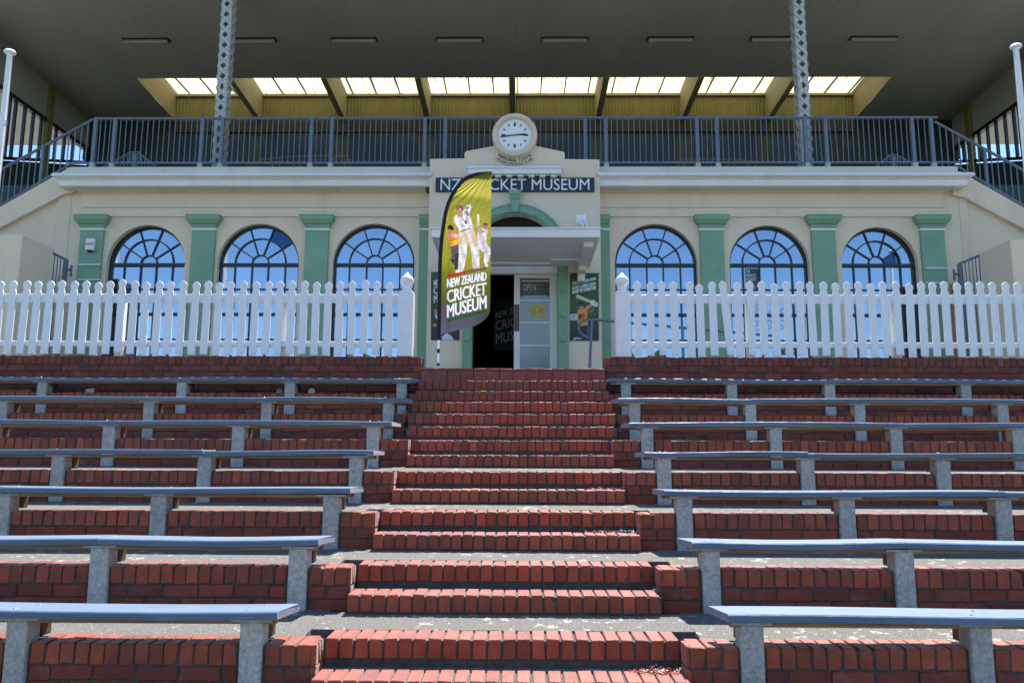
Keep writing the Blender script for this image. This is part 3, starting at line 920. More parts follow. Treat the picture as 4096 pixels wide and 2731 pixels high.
# pilasters
def pilaster(cx, x0=None, x1=None):
    yf = DF - 0.07
    hw = 0.222
    a, b = (cx - hw if x0 is None else x0), (cx + hw if x1 is None else x1)
    p = MB(); zs1 = at(1265, 913, yf).z
    p.box(a, b, yf, DF - 0.001, LAND, zs1)
    po = p.build('pilaster', M['green'], GS, bevel=0.006)
    bs = MB()
    bs.box(a - 0.05 * (x0 is None), b + 0.05 * (x1 is None), yf - 0.05, DF - 0.001, LAND, LAND + 0.20)
    bs.box(a - 0.03 * (x0 is None), b + 0.03 * (x1 is None), yf - 0.03, DF - 0.0012, LAND + 0.2005, LAND + 0.25)
    bs.build('base', M['green'], po, bevel=0.008)
    zz = [at(1265, v, yf).z for v in (864, 883, 900, 912, 913, 921)]
    as_ = MB(); as_.box(a - 0.015 * (x0 is None), b + 0.015 * (x1 is None), yf - 0.016, DF - 0.0014, zz[5], zz[4])
    as_.build('astragal', M['white_trim'], po)
    ca = MB()
    prof = [(0.0, zz[4] + 0.001), (0.0, zz[3]), (0.012, zz[3] + 0.012), (0.02, zz[2]), (0.05, zz[2] + 0.02), (0.078, zz[1] - 0.02), (0.085, zz[1]), (0.1, zz[1] + 0.005), (0.1, zz[0] - 0.015), (0.11, zz[0] - 0.012), (0.11, zz[0])]
    for (e0, q0), (e1, q1) in zip(prof[:-1], prof[1:]):
        if q1 <= q0: q1 = q0 + 0.0005
        la0, la1 = (a - e0 if x0 is None else a), (a - e1 if x0 is None else a)
        rb0, rb1 = (b + e0 if x1 is None else b), (b + e1 if x1 is None else b)
        v = [(la0, yf - e0, q0), (rb0, yf - e0, q0), (rb0, DF - 0.0016, q0), (la0, DF - 0.0016, q0), (la1, yf - e1, q1), (rb1, yf - e1, q1), (rb1, DF - 0.0016, q1), (la1, DF - 0.0016, q1)]
        ca.add(v, [(0, 3, 2, 1), (4, 5, 6, 7), (0, 1, 5, 4), (1, 2, 6, 5), (2, 3, 7, 6), (3, 0, 4, 7)])
    ca.build('capital', M['green'], po)
DP = 14.1            # face of the central porch block
for px in (360, 809.5, 1265, 2849.6, 3298, 3736):
    pilaster(at(px, 1000, DF - 0.07).x)
PXL, PXR = at(1720, 800, DP).x, at(2398, 800, DP).x
pilaster(0, at(1676, 1000, DF - 0.07).x, PXL + 0.2)
pilaster(0, PXR - 0.2, at(2439, 1000, DF - 0.07).x)

# cornice (left and right of the porch)
def zf(py, D): return at(1300, py, D).z
cor = [  # (distance forward of the wall, z)
    (0.0, zf(772, DF)), (0.05, zf(772, DF - .05)), (0.07, zf(766, DF - .07)), (0.15, zf(756, DF - .15)), (0.18, zf(754, DF - .18)),
    (0.18, zf(750, DF - .18)), (0.30, zf(748, DF - .30)), (0.30, zf(744, DF - .30)), (0.34, zf(743, DF - .34)), (0.34, zf(717, DF - .34)),
    (0.37, zf(716, DF - .37)), (0.37, zf(711, DF - .37)), (0.41, zf(708, DF - .41)), (0.445, zf(701, DF - .445)), (0.445, zf(695, DF - .445)), (0.42, zf(691, DF - .42)), (0.0, zf(691, DF - .42) + 0.02)]
for s in (-1, 1):
    xa = (PXL + 0.02) if s < 0 else (PXR - 0.02)
    xo = at(334, 800, DF).x if s < 0 else at(3770, 810, DF).x
    xp = at(279, 670, DF - 0.14).x if s < 0 else at(3832, 680, DF - 0.14).x
    mb = MB()
    n = len(cor); v = []
    for e, z in cor:
        v.append((xa, DF - e, z))
    for e, z in cor:
        v.append((xo + s * e * 0.9, DF - e, z))       # mitred return at the outer end
    for e, z in cor:
        v.append((xo + s * e * 0.9, DF + 0.1, z))
    f = []
    for b0 in (0, n):
        f += [(b0 + i, b0 + i + 1, b0 + n + i + 1, b0 + n + i) for i in range(n - 1)]
    mb.add(v, f)
    mi = [1 if (i % (n - 1)) < 5 else 0 for i in range(2 * (n - 1))]
    mb.mi = mi
    mb.build('cornice', [M['white_trim'], M['cream_pale']], GS)
    fr = MB()
    zr1, zr0 = zf(824, DF), zf(833, DF)
    a, b = sorted((xa, xo))
    fr.box(a, b, DF - 0.035, DF - 0.002, zf(869, DF), zf(771, DF))
    fr.box(a, b, DF - 0.06, DF - 0.036, zr0, zr1)
    fr.build('frieze', M['cream'], GS, bevel=0.006)
    a, b = sorted((xa, xp))
    pa = MB(); pa.box(a, b, DF - 0.14, DF + 0.35, zf(691, DF - .3) + 0.01, zf(667, DF - 0.14)); pa.build('parapet', M['cream_pale'], GS, bevel=0.01)

# side stair walls with sloping tops
def slope_wall(s):
    def P(px, py, D):
        if s > 0: px = 4112 - px
        return xz(px, py + (0 if s < 0 else 12), D)
    up = [P(273, 676, DF - 0.06), P(0, 832, DF - 0.06), P(-420, 1072, DF - 0.06)]
    lo = [P(-420, 1134, DF - 0.06), P(0, 913, DF - 0.06), P(254, 779, DF - 0.06), P(300, 770, DF - .06), P(310, 676, DF - .06)]
    mb = MB(); mb.prism(up + lo, DF - 0.08, DF + 0.1, 'y'); mb.build('stair_wall', M['cream'], GS)
    poly = [(P(255, 740, DF)[0], LAND), (P(-900, 740, DF)[0], LAND), (P(-900, 740, DF)[0], P(-900, 1300, DF)[1]), P(-420, 1100, DF), P(0, 870, DF), P(255, 740, DF)]
    mb = MB(); mb.prism(poly, DF + 0.02, DF + 0.12, 'y'); mb.build('stair_wall', M['cream'], GS)
    e = P(256, 800, DF)[0]
    mb = MB(); mb.box(e - 0.1, e + 0.1 + (0.05 if s < 0 else -0.05), DF - 0.012, DF + 0.03, LAND, P(254, 779, DF)[1]); mb.build('wall_strip', M['cream'], GS)
slope_wall(-1); slope_wall(1)

# central porch block
pz = lambda py: at(2058, py, DP).z
pX = lambda px: at(px, 640, DP).x
RI = 0.80; AZ = at(2061, 1017, DP).z; ACX = at(2061, 900, DP).x
top = [(pX(1720), pz(636)), (pX(1858), pz(634)), (pX(1858), pz(612)), (pX(1862), pz(606)), (pX(1975), pz(584)), (pX(2140), pz(584)), (pX(2255), pz(608)), (pX(2259), pz(613)), (pX(2259), pz(637)), (pX(2398), pz(639))]
pb = MB()
def pf(pts): pb.add([(x, DP, z) for x, z in pts], [tuple(range(len(pts)))])
def topz(x):
    for (xa, za), (xb, zb) in zip(top[:-1], top[1:]):
        if xa <= x <= xb and xb - xa > 1e-6: return za + (zb - za) * (x - xa) / (xb - xa)
    return top[-1][1]
DOOR_L, DOOR_R = ACX - RI, ACX + RI
xs_ = sorted(set([p[0] for p in top] + [ACX - RI * math.cos(math.pi * i / 28) for i in range(29)]))
for xa, xb in zip(xs_[:-1], xs_[1:]):
    if xb - xa < 1e-5: continue
    m_ = (xa + xb) / 2
    ta, tb = topz(xa + 1e-5), topz(xb - 1e-5)
    if DOOR_L - 1e-6 <= m_ <= DOOR_R + 1e-6:
        ba = AZ + math.sqrt(max(0, RI ** 2 - (xa - ACX) ** 2)); bb = AZ + math.sqrt(max(0, RI ** 2 - (xb - ACX) ** 2))
    else: ba = bb = LAND
    pf([(xa, ba), (xb, bb), (xb, tb), (xa, ta)])
for (xa, za), (xb, zb) in zip(top[:-1], top[1:]):
    pb.add([(xa, DP, za), (xb, DP, zb), (xb, DF + 0.3, zb), (xa, DF + 0.3, za)], [(0, 1, 2, 3)])
for xe, ze in (top[0], top[-1]):
    pb.add([(xe, DP, LAND), (xe, DP, ze), (xe, DF + 0.3, ze), (xe, DF + 0.3, LAND)], [(0, 1, 2, 3)])
pb.add([(x, DF + 0.3, z) for x, z in [(top[0][0], z_par - 0.3)] + top + [(top[-1][0], z_par - 0.3)]], [tuple(range(12))])
arc = [(ACX - RI * math.cos(math.pi * i / 28), AZ + RI * math.sin(math.pi * i / 28)) for i in range(29)]
path = [(ACX - RI, LAND)] + arc + [(ACX + RI, LAND)]
RVD = 0.42
for (xa, za), (xb, zb) in zip(path[:-1], path[1:]):
    pb.add([(xa, DP, za), (xb, DP, zb), (xb, DP + RVD, zb), (xa, DP + RVD, za)], [(0, 1, 2, 3)])
link('porch_wall', pb.mesh('porch_wall', M['cream']), GS)
pl_ = MB(); pl_.box(PXL - 0.05, DOOR_L - 0.14, DP - 0.045, DP - 0.001, LAND, LAND + 0.12); pl_.box(DOOR_R + 0.14, PXR + 0.05, DP - 0.045, DP - 0.001, LAND, LAND + 0.12)
pl_.build('plinth', M['cream_pale'], GS, bevel=0.012)
# green arch band, jambs, bosses, keystone
ab = MB(); arc_bar(ab, ACX, AZ, RI + 0.075, 0.15, DP - 0.045, DP - 0.001, n=40); arc_bar(ab, ACX, AZ, RI + 0.142, 0.03, DP - 0.06, DP - 0.046, n=40)
abo = ab.build('door_arch', M['green'], GS)
for s, (l, r_) in ((-1, (1850, 1889)), (1, (2231, 2273))):
    x0, x1 = at(l, 1300, DP).x, at(r_, 1300, DP).x
    jb = MB(); jb.box(x0, x1, DP - 0.045, DP + RVD - 0.1, LAND, AZ)
    jo = jb.build('door_jamb', M['green'], GS, bevel=0.006)
    jb = MB(); jb.box(x0 - 0.02, x1 + 0.02, DP - 0.07, DP - 0.0455, LAND, LAND + 0.16); jb.build('base', M['green'], jo, bevel=0.006)
    for py in (1073, 1167, 1261, 1358):
        zz = at(2250, py, DP).z
        b_ = MB(); b_.latheY([(0.055, DP - 0.046), (0.055, DP - 0.058), (0.045, DP - 0.066), (0.02, DP - 0.07)], (x0 + x1) / 2, zz, 20)
        b_.build('boss', M['green'], jo, smooth=True)
for a in (62, 118, 25, 155):
    b_ = MB(); aa = math.radians(a)
    b_.latheY([(0.05, DP - 0.046), (0.05, DP - 0.056), (0.02, DP - 0.064)], ACX + (RI + 0.07) * math.cos(aa), AZ + (RI + 0.07) * math.sin(aa), 18)
    b_.build('boss', M['green'], abo, smooth=True)
ks = MB()
k0 = at(2060, 769.5, DP).z; k1 = at(2060, 854, DP).z; kc = at(2060, 800, DP).x
kh = k0 - k1
ks.prism([(kc - 0.055, k1), (kc + 0.055, k1), (kc + 0.085, k0 - kh * .38), (kc - 0.085, k0 - kh * .38)], DP - 0.10, DP - 0.0015, 'y')
ks.prism([(kc - 0.083, k0 - kh * .38 + .001), (kc + 0.083, k0 - kh * .38 + .001), (kc + 0.098, k0 - kh * .2), (kc - 0.098, k0 - kh * .2)], DP - 0.125, DP - 0.0017, 'y')
ks.prism([(kc - 0.1, k0 - kh * .2 + .001), (kc + 0.1, k0 - kh * .2 + .001), (kc + 0.115, k0), (kc - 0.115, k0)], DP - 0.15, DP - 0.0019, 'y')
ks.build('keystone', M['green'], GS, bevel=0.004)
# little cornice with dentils
mc = MB(); c0, c1 = at(1869, 690, DP - .2).x, at(2247, 690, DP - .2).x
zc0, zc1, zc2 = at(2058, 694, DP - .2).z, at(2058, 674, DP - .2).z, at(2058, 667, DP - .2).z
mc.box(c0, c1, DP - 0.2, DP - 0.001, zc0, zc1); mc.box(c0 - 0.02, c1 + 0.02, DP - 0.225, DP - 0.0012, zc1 + 0.0005, zc2)
bk_ = MB(); bk_.box(c0 + 0.02, c1 - 0.02, DP - 0.06, DP - 0.001, at(2058, 705, DP - .06).z, zc0 - 0.001); bk_.build('dentil_band', M['ochre'], GS)
mco = mc.build('porch_cornice', M['white_trim'], GS, bevel=0.005)
for px in (1900, 1945, 1992, 2037, 2082, 2126, 2170, 2214):
    x = at(px, 700, DP - .14).x
    d_ = MB(); d_.box(x - 0.055, x + 0.055, DP - 0.15, DP - 0.0015, at(2058, 706, DP - .15).z, zc0 - 0.001); d_.build('dentil', M['white_trim'], mco, bevel=0.004)

# canopy over the door
CY0 = 12.15
zca = at(2100, 949, CY0).z; zcb = at(2100, 910, CY0).z
cx0, cx1 = at(1726, 930, CY0).x, at(2401, 930, CY0).x
cn = MB(); cn.box(cx0, cx1, CY0, DP - 0.002, zca, zcb - 0.03)
cn.box(cx0 - 0.02, cx1 + 0.02, CY0 - 0.02, DP - 0.003, zcb - 0.0295, zcb)
cno = cn.build('canopy', M['white_trim'], GS, bevel=0.006)
tr = MB(); tr.box(cx0 + 0.25, cx1 - 0.75, DP - 0.35, DP - 0.31, zca - 0.035, zca - 0.001); tr.box(cx1 - 0.74, cx1 - 0.25, DP - 0.62, DP - 0.58, zca - 0.035, zca - 0.001); tr.build('soffit_batten', M['white_trim'], cno)
for x in (cx0 + 0.17, cx1 - 0.17):
    b_ = MB(); b_.box(x - 0.075, x + 0.075, CY0 + 0.25, DP - 0.004, zca - 0.085, zca - 0.001)
    b_.prism([(DP - 0.004, zca - 0.086), (DP - 0.45, zca - 0.086), (DP - 0.42, zca - 0.16), (DP - 0.2, zca - 0.19), (DP - 0.16, zca - 0.30), (DP - 0.004, zca - 0.30)], x - 0.065, x + 0.065, 'x')
    b_.build('bracket', M['white_trim'], cno, bevel=0.006)

# doorway: room, fanlight, frame, open leaf dark, closed right leaf
DD = DP + 0.22
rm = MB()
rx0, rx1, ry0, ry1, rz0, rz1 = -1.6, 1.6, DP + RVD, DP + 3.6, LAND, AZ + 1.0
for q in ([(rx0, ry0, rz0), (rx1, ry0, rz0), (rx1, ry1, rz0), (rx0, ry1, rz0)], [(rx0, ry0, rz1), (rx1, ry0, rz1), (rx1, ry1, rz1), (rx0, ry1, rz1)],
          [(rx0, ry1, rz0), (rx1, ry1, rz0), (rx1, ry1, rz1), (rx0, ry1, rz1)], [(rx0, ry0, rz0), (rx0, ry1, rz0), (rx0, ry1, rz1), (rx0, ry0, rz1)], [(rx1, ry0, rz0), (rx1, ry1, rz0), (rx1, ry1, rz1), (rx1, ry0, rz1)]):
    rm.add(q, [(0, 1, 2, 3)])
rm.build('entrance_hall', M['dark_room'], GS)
fl = MB(); fl.prism([(x, z) for x, z in arc], DD + 0.05, DD + 0.08, 'y'); fl.build('fanlight', M['dark_room'], GS)
zh = at(2100, 1080, DD).z; zh2 = at(2100, 1094, DD).z
xl, xr = at(1888, 1250, DD).x, at(2228, 1250, DD).x
xm = at(2056, 1250, DD).x
df = MB(); df.box(DOOR_L, DOOR_R, DD - 0.03, DD + 0.1, zh - 0.075, AZ + 0.06); df.box(xl - 0.05, xl, DD - 0.028, DD + 0.1, LAND, zh - 0.0755); df.box(xr, xr + 0.06, DD - 0.028, DD + 0.1, LAND, zh - 0.0755)
df.build('door_frame', M['white_trim'], GS)
lx0, lx1 = xm, xr - 0.004
gx0, gx1 = at(2080, 1250, DD).x, at(2199, 1250, DD).x
yl = DD + 0.02
gz = [at(2140, v, DD).z for v in (1112, 1197, 1203, 1286, 1293, 1378, 1384, 1462)]
gz[7] = LAND + 0.09
lf = MB()
lf.box(lx0, gx0, yl, yl + 0.045, LAND + 0.01, zh - 0.08); lf.box(gx1, lx1, yl, yl + 0.045, LAND + 0.01, zh - 0.08)
lf.box(gx0, gx1, yl + 0.001, yl + 0.044, gz[0], zh - 0.08); lf.box(gx0, gx1, yl + 0.001, yl + 0.044, LAND + 0.01, gz[7])
for i in (1, 3, 5): lf.box(gx0, gx1, yl + 0.0015, yl + 0.043, gz[i + 1], gz[i])
leaf = lf.build('door', M['white_trim'], GS, bevel=0.004)
for i in range(4):
    b_ = MB(); b_.box(gx0, gx1, yl + 0.02, yl + 0.027, gz[2 * i + 1], gz[2 * i]); b_.build('pane', M['doorglass'], leaf)
# opening-hours board in the top pane
cv = Canvas(1190, 308, 1518, 545, 4, (74, 74, 70))
cv.poly([(1205, 336), (1505, 336), (1505, 351), (1205, 351)], (205, 205, 200))
cv.text('OPEN', (1222, 452), (1366, 452), (0, -78), (150, 152, 148), bold=3)
for yy, tx in ((385, '10.30am'), (412, 'to'), (442, '3.30pm')): cv.text(tx, (1380 if tx != 'to' else 1405, yy + 8), (1446 if tx != 'to' else 1428, yy + 8), (0, -20), (140, 142, 140))
cv.text('SATURDAY, SUNDAY', (1222, 484), (1418, 484), (0, -17), (120, 122, 122)); cv.text('MONDAY & GAME DAYS', (1222, 512), (1446, 512), (0, -17), (110, 118, 122))
cv.poly([(1190, 545), (1190, 520), (1240, 503), (1470, 503), (1518, 520), (1518, 545)], (140, 170, 200))
S6 = 2352 / 850.0
def map6(D):
    def fn(x, y):
        return np.array([at(1650 + a / S6, 1000 + b / S6, D)[:] for a, b in zip(x, y)])
    return fn
nb_ = cv.build('opening_hours_board', map6(yl + 0.014), M['print'], None)
tag(nb_, 'dark opening hours board behind the top pane of the museum door', 'notice')
cv = Canvas(1295, 606, 1475, 736, 5, (196, 178, 92))
cv.text('IMPORTANT INFORMATION', (1305, 628), (1400, 628), (0, -9), (90, 85, 60))
for i in range(9):
    cv.poly([(1305, 645 + i * 9), (1370 - (i % 3) * 9, 645 + i * 9), (1370, 648 + i * 9), (1305, 649 + i * 9)], (135, 125, 75))
    if i < 6: cv.poly([(1392, 645 + i * 9), (1462 - (i % 3) * 7, 645 + i * 9), (1462 - (i % 3) * 7, 649 + i * 9), (1392, 649 + i * 9)], (135, 125, 75))
nb_ = cv.build('notice', map6(yl + 0.012), M['print'], None)
tag(nb_, 'yellow paper notice taped to the second pane of the museum door', 'notice')
hp = MB(); hp.box(at(2057, 1300, yl).x, at(2077, 1300, yl).x, yl - 0.012, yl - 0.001, at(2066, 1325, yl).z, at(2066, 1218, yl).z); hp.build('push_plate', M['handle'], leaf, bevel=0.004)
# banner inside the dark hall
ib = MB(); ib.box(at(1975, 1300, DP + 1.2).x, at(2140, 1300, DP + 1.2).x, DP + 1.2, DP + 1.23, at(2000, 1400, DP + 1.2).z, at(2000, 1200, DP + 1.2).z)
inn_ = thing('banner', 'dark banner with dim lettering standing just inside the open doorway', 'banner', (0.1, DP + 1.2, LAND))
ib.build('board', M['rubber'], inn_)
for tx, (bx, by), (ex, ey), up in (('NEW ZEALAND', (923, 758), (1330, 648), 70), ('CRICKET', (920, 892), (1330, 800), 105), ('MUSEUM', (922, 1040), (1330, 950), 110)):
    D_ = DP + 1.195
    fn = lambda u, v: at(1650 + (bx + (ex - bx) * u) / S6, 1000 + (by + (ey - by) * u - up * v) / S6, D_)
    text_mesh('lettering', tx, fn, M['letter_dim'], inn_, 0.012)

# ------------------------------------------------------------------ sign, clock, posters
S4 = 2163 / 800.0
def p4(x, y, D): return at(1650 + x / S4, 420 + y / S4, D)
sg = thing('museum_sign', 'long navy sign board with white capitals above the entrance arch', 'sign', (0, DP - 0.05, p4(1100, 930, DP).z))
b_ = MB(); a, b = p4(252, 800, DP - .05), p4(1966, 800, DP - .05)
b_.box(a.x, b.x, DP - 0.055, DP - 0.004, p4(1100, 935, DP - .05).z, p4(1100, 787, DP - .05).z)
b_.build('board', M['navy'], sg, bevel=0.003)
zb_, zt_ = p4(1100, 922, DP - .06).z, p4(1100, 799, DP - .06).z
xa_, xb_ = p4(303, 860, DP - .06).x, p4(1913, 860, DP - .06).x
text_mesh('lettering', 'NZ CRICKET MUSEUM', lambda u, v: (xa_ + (xb_ - xa_) * u, DP - 0.0565, zb_ + (zt_ - zb_) * v), M['letter_white'], sg, 0.0, 0.006)

ck = p4(1106, 330, DP - 0.1); RC = 0.5 * (p4(1350, 330, DP - .1).x - p4(862, 330, DP - .1).x)
clock = thing('wall_clock', 'round cream cased clock with white dial above the museum sign', 'clock', (ck.x, DP, ck.z - RC))
rm_ = MB(); rm_.latheY([(RC * 0.98, DP + 0.12), (RC, DP - 0.02), (RC, DP - 0.13), (RC * 0.97, DP - 0.16), (RC * 0.86, DP - 0.175), (RC * 0.83, DP - 0.165), (RC * 0.80, DP - 0.165), (RC * 0.755, DP - 0.14), (RC * 0.75, DP - 0.10)], ck.x, ck.z, 56)
rm_.build('case', M['clockrim'], clock, smooth=True)
d_ = MB(); d_.latheY([(RC * 0.748, DP - 0.09), (RC * 0.748, DP - 0.108), (RC * 0.7, DP - 0.11)], ck.x, ck.z, 48)
dial = d_.build('dial', M['clockface'], clock)
for h in range(12):
    a = math.radians(90 - 30 * h)
    big = h % 3 == 0
    ra, rb = ((0.41, 0.585) if big else (0.47, 0.59))
    ra *= RC; rb *= RC
    mb = MB(); mb.bar((ck.x + ra * math.cos(a), DP - 0.113, ck.z + ra * math.sin(a)), (ck.x + rb * math.cos(a), DP - 0.113, ck.z + rb * math.sin(a)), 0.037 if big else 0.019, 0.004)
    mb.build('hour_mark', M['letter_dark'], dial)
def hand(name, deg, ln, tail, w, yy):
    a = math.radians(deg); mb = MB()
    ca, sa = math.cos(a), math.sin(a)
    P = lambda r, o: (ck.x + r * ca - o * sa, ck.z + r * sa + o * ca)
    mb.prism([P(-tail, -w * .6), P(ln * .8, -w), P(ln, -w * .3), P(ln, w * .3), P(ln * .8, w), P(-tail, w * .6)], yy - 0.003, yy, 'y')
    mb.build(name, M['letter_dark'], clock)
hand('minute_hand', 187.5, RC * 0.66, RC * 0.12, 0.015, DP - 0.121)
hand('hour_hand', 4.5, RC * 0.52, RC * 0.1, 0.016, DP - 0.117)
pq = MB()
R2 = RC * 1.34
pts = []
for i in range(15):
    a = math.radians(226 + 88 * i / 14)
    pts.append((ck.x + R2 * math.cos(a), ck.z + R2 * math.sin(a)))
for i in range(15):
    a = math.radians(332 - 124 * i / 14)
    pts.append((ck.x + RC * 0.97 * math.cos(a), ck.z + RC * 0.97 * math.sin(a)))
pq.prism(pts, DP - 0.03, DP - 0.004, 'y')
pqo = pq.build('plaque', M['plaque'], clock)
def arc_text(txt, R, h, a0, a1):
    def fn(u, v):
        a = math.radians(a0 + (a1 - a0) * u); r = R - h * v
        return (ck.x + r * math.cos(a), DP - 0.032, ck.z + r * math.sin(a))
    text_mesh('lettering', txt, fn, M['letter_dark'], pqo)
    def fn2(u, v):
        p = fn(u, v); return (p[0] + 0.006, p[1] - 0.0008, p[2])
    text_mesh('lettering', txt, fn2, M['letter_dark'], pqo)
arc_text('MEMORIAL CLOCK', RC * 1.17, RC * 0.135, 229, 311)
arc_text('EDWARD DIXON OCT 22 1890', RC * 1.31, RC * 0.09, 232, 308)

# posters
cv = Canvas(1742, 255, 2062, 1005, 2.6, (47, 78, 38))
cv.grad(255, (44, 80, 48), 620, (56, 84, 34)); cv.grad(620, (56, 84, 34), 960, (20, 26, 42))
cv.poly([(1770, 327), (1900, 299), (1900, 316), (1770, 345)], (150, 36, 36)); cv.poly([(1900, 299), (2025, 271), (2025, 291), (1900, 316)], (24, 28, 30))
for tx, l, r_, h in (('OPEN SAT, SUN, MON', 392, 336, 37), ('& ALL GAME DAYS', 440, 393, 40), ('ENTRY BY DONATION', 487, 436, 40)):
    cv.text(tx, (1771, l), (2027, r_), (0, -h), (206, 216, 214), bold=2.2)
cv.poly([(1772, 492), (2027, 438), (2027, 458), (1772, 512)], (30, 58, 30))
cv.poly([(1830, 830), (1938, 835), (1972, 1005), (1800, 1005), (1808, 900)], (26, 30, 48))
cv.poly([(1925, 840), (1966, 838), (1968, 1000), (1930, 985)], (66, 72, 92))
for i in range(4): cv.poly([(1930, 865 + i * 32), (1966, 860 + i * 32), (1966, 866 + i * 32), (1930, 871 + i * 32)], (34, 38, 54))
cv.poly([(1824, 668), (1872, 645), (1938, 682), (1930, 760), (1945, 830), (1845, 842), (1820, 780)], (222, 152, 52))
cv.poly([(1850, 700), (1885, 720), (1860, 770), (1845, 790), (1838, 740)], (40, 32, 40)); cv.poly([(1890, 690), (1910, 720), (1895, 790), (1880, 760)], (190, 72, 40))
cv.poly([(1875, 660), (1985, 585), (2002, 612), (1900, 694)], (205, 146, 122)); cv.poly([(1938, 680), (1990, 655), (2012, 618), (2000, 690), (1960, 700)], (150, 96, 80))
cv.poly([(1962, 562), (2000, 550), (2052, 590), (2042, 632), (2006, 622), (1970, 598)], (208, 222, 214)); cv.poly([(2005, 570), (2030, 590), (2020, 612)], (110, 170, 130))
cv.poly([(1806, 502), (1832, 494), (1968, 556), (1956, 582), (1816, 530)], (214, 212, 190)); cv.poly([(1830, 512), (1950, 568), (1948, 574), (1826, 520)], (150, 160, 140))
cv.ell(1868, 622, 29, 28, (198, 140, 116)); cv.poly([(1832, 612), (1835, 580), (1862, 566), (1892, 578), (1898, 606), (1860, 608)], (26, 30, 46)); cv.poly([(1842, 615), (1900, 610), (1898, 622), (1846, 628)], (30, 30, 34))
cv.poly([(1746, 708), (1822, 706), (1822, 776), (1746, 776)], (176, 196, 216)); cv.poly([(1762, 740), (1790, 718), (1800, 720), (1778, 744)], (56, 74, 92)); cv.poly([(1770, 756), (1800, 756), (1800, 762), (1770, 762)], (90, 104, 120))
cv.poly([(1775, 985), (1800, 965), (1880, 972), (1875, 982), (1810, 985), (1790, 1003)], (170, 175, 185))
po_ = cv.build('poster', map6(DP - 0.012), M['print'], None)
tag(po_, 'green poster of a batsman in orange shirt right of the doorway', 'poster', 'wall posters beside the door')
cv = Canvas(205, 243, 520, 995, 3, (42, 76, 40))
cv.grad(243, (38, 82, 56), 560, (46, 74, 34)); cv.grad(560, (46, 74, 34), 960, (22, 28, 46))
cv.poly([(238, 322), (490, 268), (490, 290), (238, 342)], (130, 40, 40))
for tx, l, r_, h in (('NEW ZEALAND', 395, 340, 58), ('CRICKET', 492, 434, 85), ('MUSEUM', 588, 530, 88)):
    cv.text(tx, (236, l), (488, r_), (0, -h), (198, 212, 216), bold=3.5)
cv.poly([(236, 600), (488, 540), (488, 556), (236, 614)], (28, 56, 30))
cv.poly([(246, 700), (300, 720), (400, 760), (440, 900), (330, 960), (270, 860), (250, 770)], (36, 62, 44))
cv.poly([(246, 694), (280, 735), (290, 790), (262, 758), (244, 722)], (205, 214, 222))
cv.ell(266, 678, 26, 44, (176, 120, 96)); cv.poly([(238, 660), (246, 630), (284, 628), (296, 660), (262, 648)], (34, 28, 28))
cv.ell(246, 830, 24, 19, (186, 122, 100)); cv.poly([(258, 826), (330, 818), (330, 848), (258, 846)], (176, 112, 92))
cv.poly([(320, 965), (378, 915), (430, 948), (462, 995), (330, 995)], (190, 206, 212))
po_ = cv.build('poster', map6(DP - 0.012), M['print'], None)
tag(po_, 'green poster half hidden behind the feather flag left of the doorway', 'poster', 'wall posters beside the door')
# poster and figures stuck inside the fifth window
yg = DF + RV - 0.006
cx6 = lambda x, y: at(2900 + x / 2.94, 1050 + y / 2.94, yg)
w5 = thing('window_poster', 'dark green records poster with big pale numerals in the fifth arched window', 'poster', cx6(320, 400))
b_ = MB(); a, b = cx6(237, 72), cx6(412, 330)
b_.box(a.x, b.x, yg - 0.003, yg - 0.001, b.z, a.z); b_.build('sheet', mat('dark_green_print', (0.02, 0.06, 0.045), 0.5), w5)
for i, tx in enumerate(('THE', "BASIN'S", 'HIGHEST', 'TEST', 'SCORES')):
    wd = (52, 115, 122, 70, 115)[i]
    fn = lambda u, v, i=i, wd=wd: cx6(243 + wd * u, 122 + i * 47.5 - 37 * v) + Vector((0, -0.004, 0))
    text_mesh('lettering', tx, fn, M['letter_white'], w5, 0.012)
M['numeral'] = mat('pale_numeral_vinyl', (0.5, 0.56, 0.78), 0.6)
for tx, yb in (('302', 590), ('299', 800)):
    fn = lambda u, v, yb=yb: cx6(290 + 450 * u, yb - 130 * v + 110 * (tx == '299') * 0) + Vector((0, -0.004, 0))
    text_mesh('lettering', tx, fn, M['numeral'], w5, 0.02)
b_ = MB(); a, b = cx6(640, 975), cx6(830, 1085); b_.box(a.x, b.x, yg - 0.003, yg - 0.001, b.z, a.z); b_.build('sheet', bpy.data.materials['dark_green_print'], w5)
text_mesh('lettering', 'ZEALAND', lambda u, v: cx6(665 + 130 * u, 1025 - 38 * v) + Vector((0, -0.004, 0)), M['letter_white'], w5, 0.012)
text_mesh('lettering', 'HIGHEST', lambda u, v: cx6(700 + 122 * u, 1072 - 36 * v) + Vector((0, -0.004, 0)), M['letter_white'], w5, 0.012)

# ------------------------------------------------------------------ small wall fixtures
yw = DP
lb = thing('wall_lamp', 'square white plate with two slim arms fixed right above the canopy', 'wall light', at(2325, 880, yw))
b_ = MB(); b_.box(at(2305, 880, yw).x, at(2345, 880, yw).x, yw - 0.02, yw - 0.001, at(2325, 898, yw).z, at(2325, 860, yw).z); b_.build('plate', M['white'], lb, bevel=0.003)
b_ = MB()
for px0, px1 in ((2318, 2335), (2334, 2353)):
    b_.bar(at(px0, 878, yw - 0.03), at(px1, 910, yw - 0.25), 0.03, 0.03)
b_.build('arm', M['white'], lb)
al = thing('alarm_box', 'white alarm sounder with pink band on the leftmost green pilaster', 'alarm', at(362, 1005, DF - 0.1))
a, b = at(347, 955, DF - .1), at(378, 1003, DF - .1)
b_ = MB(); b_.box(a.x, b.x, DF - 0.15, DF - 0.072, b.z, a.z); b_.build('case', M['paper'], al, bevel=0.015)
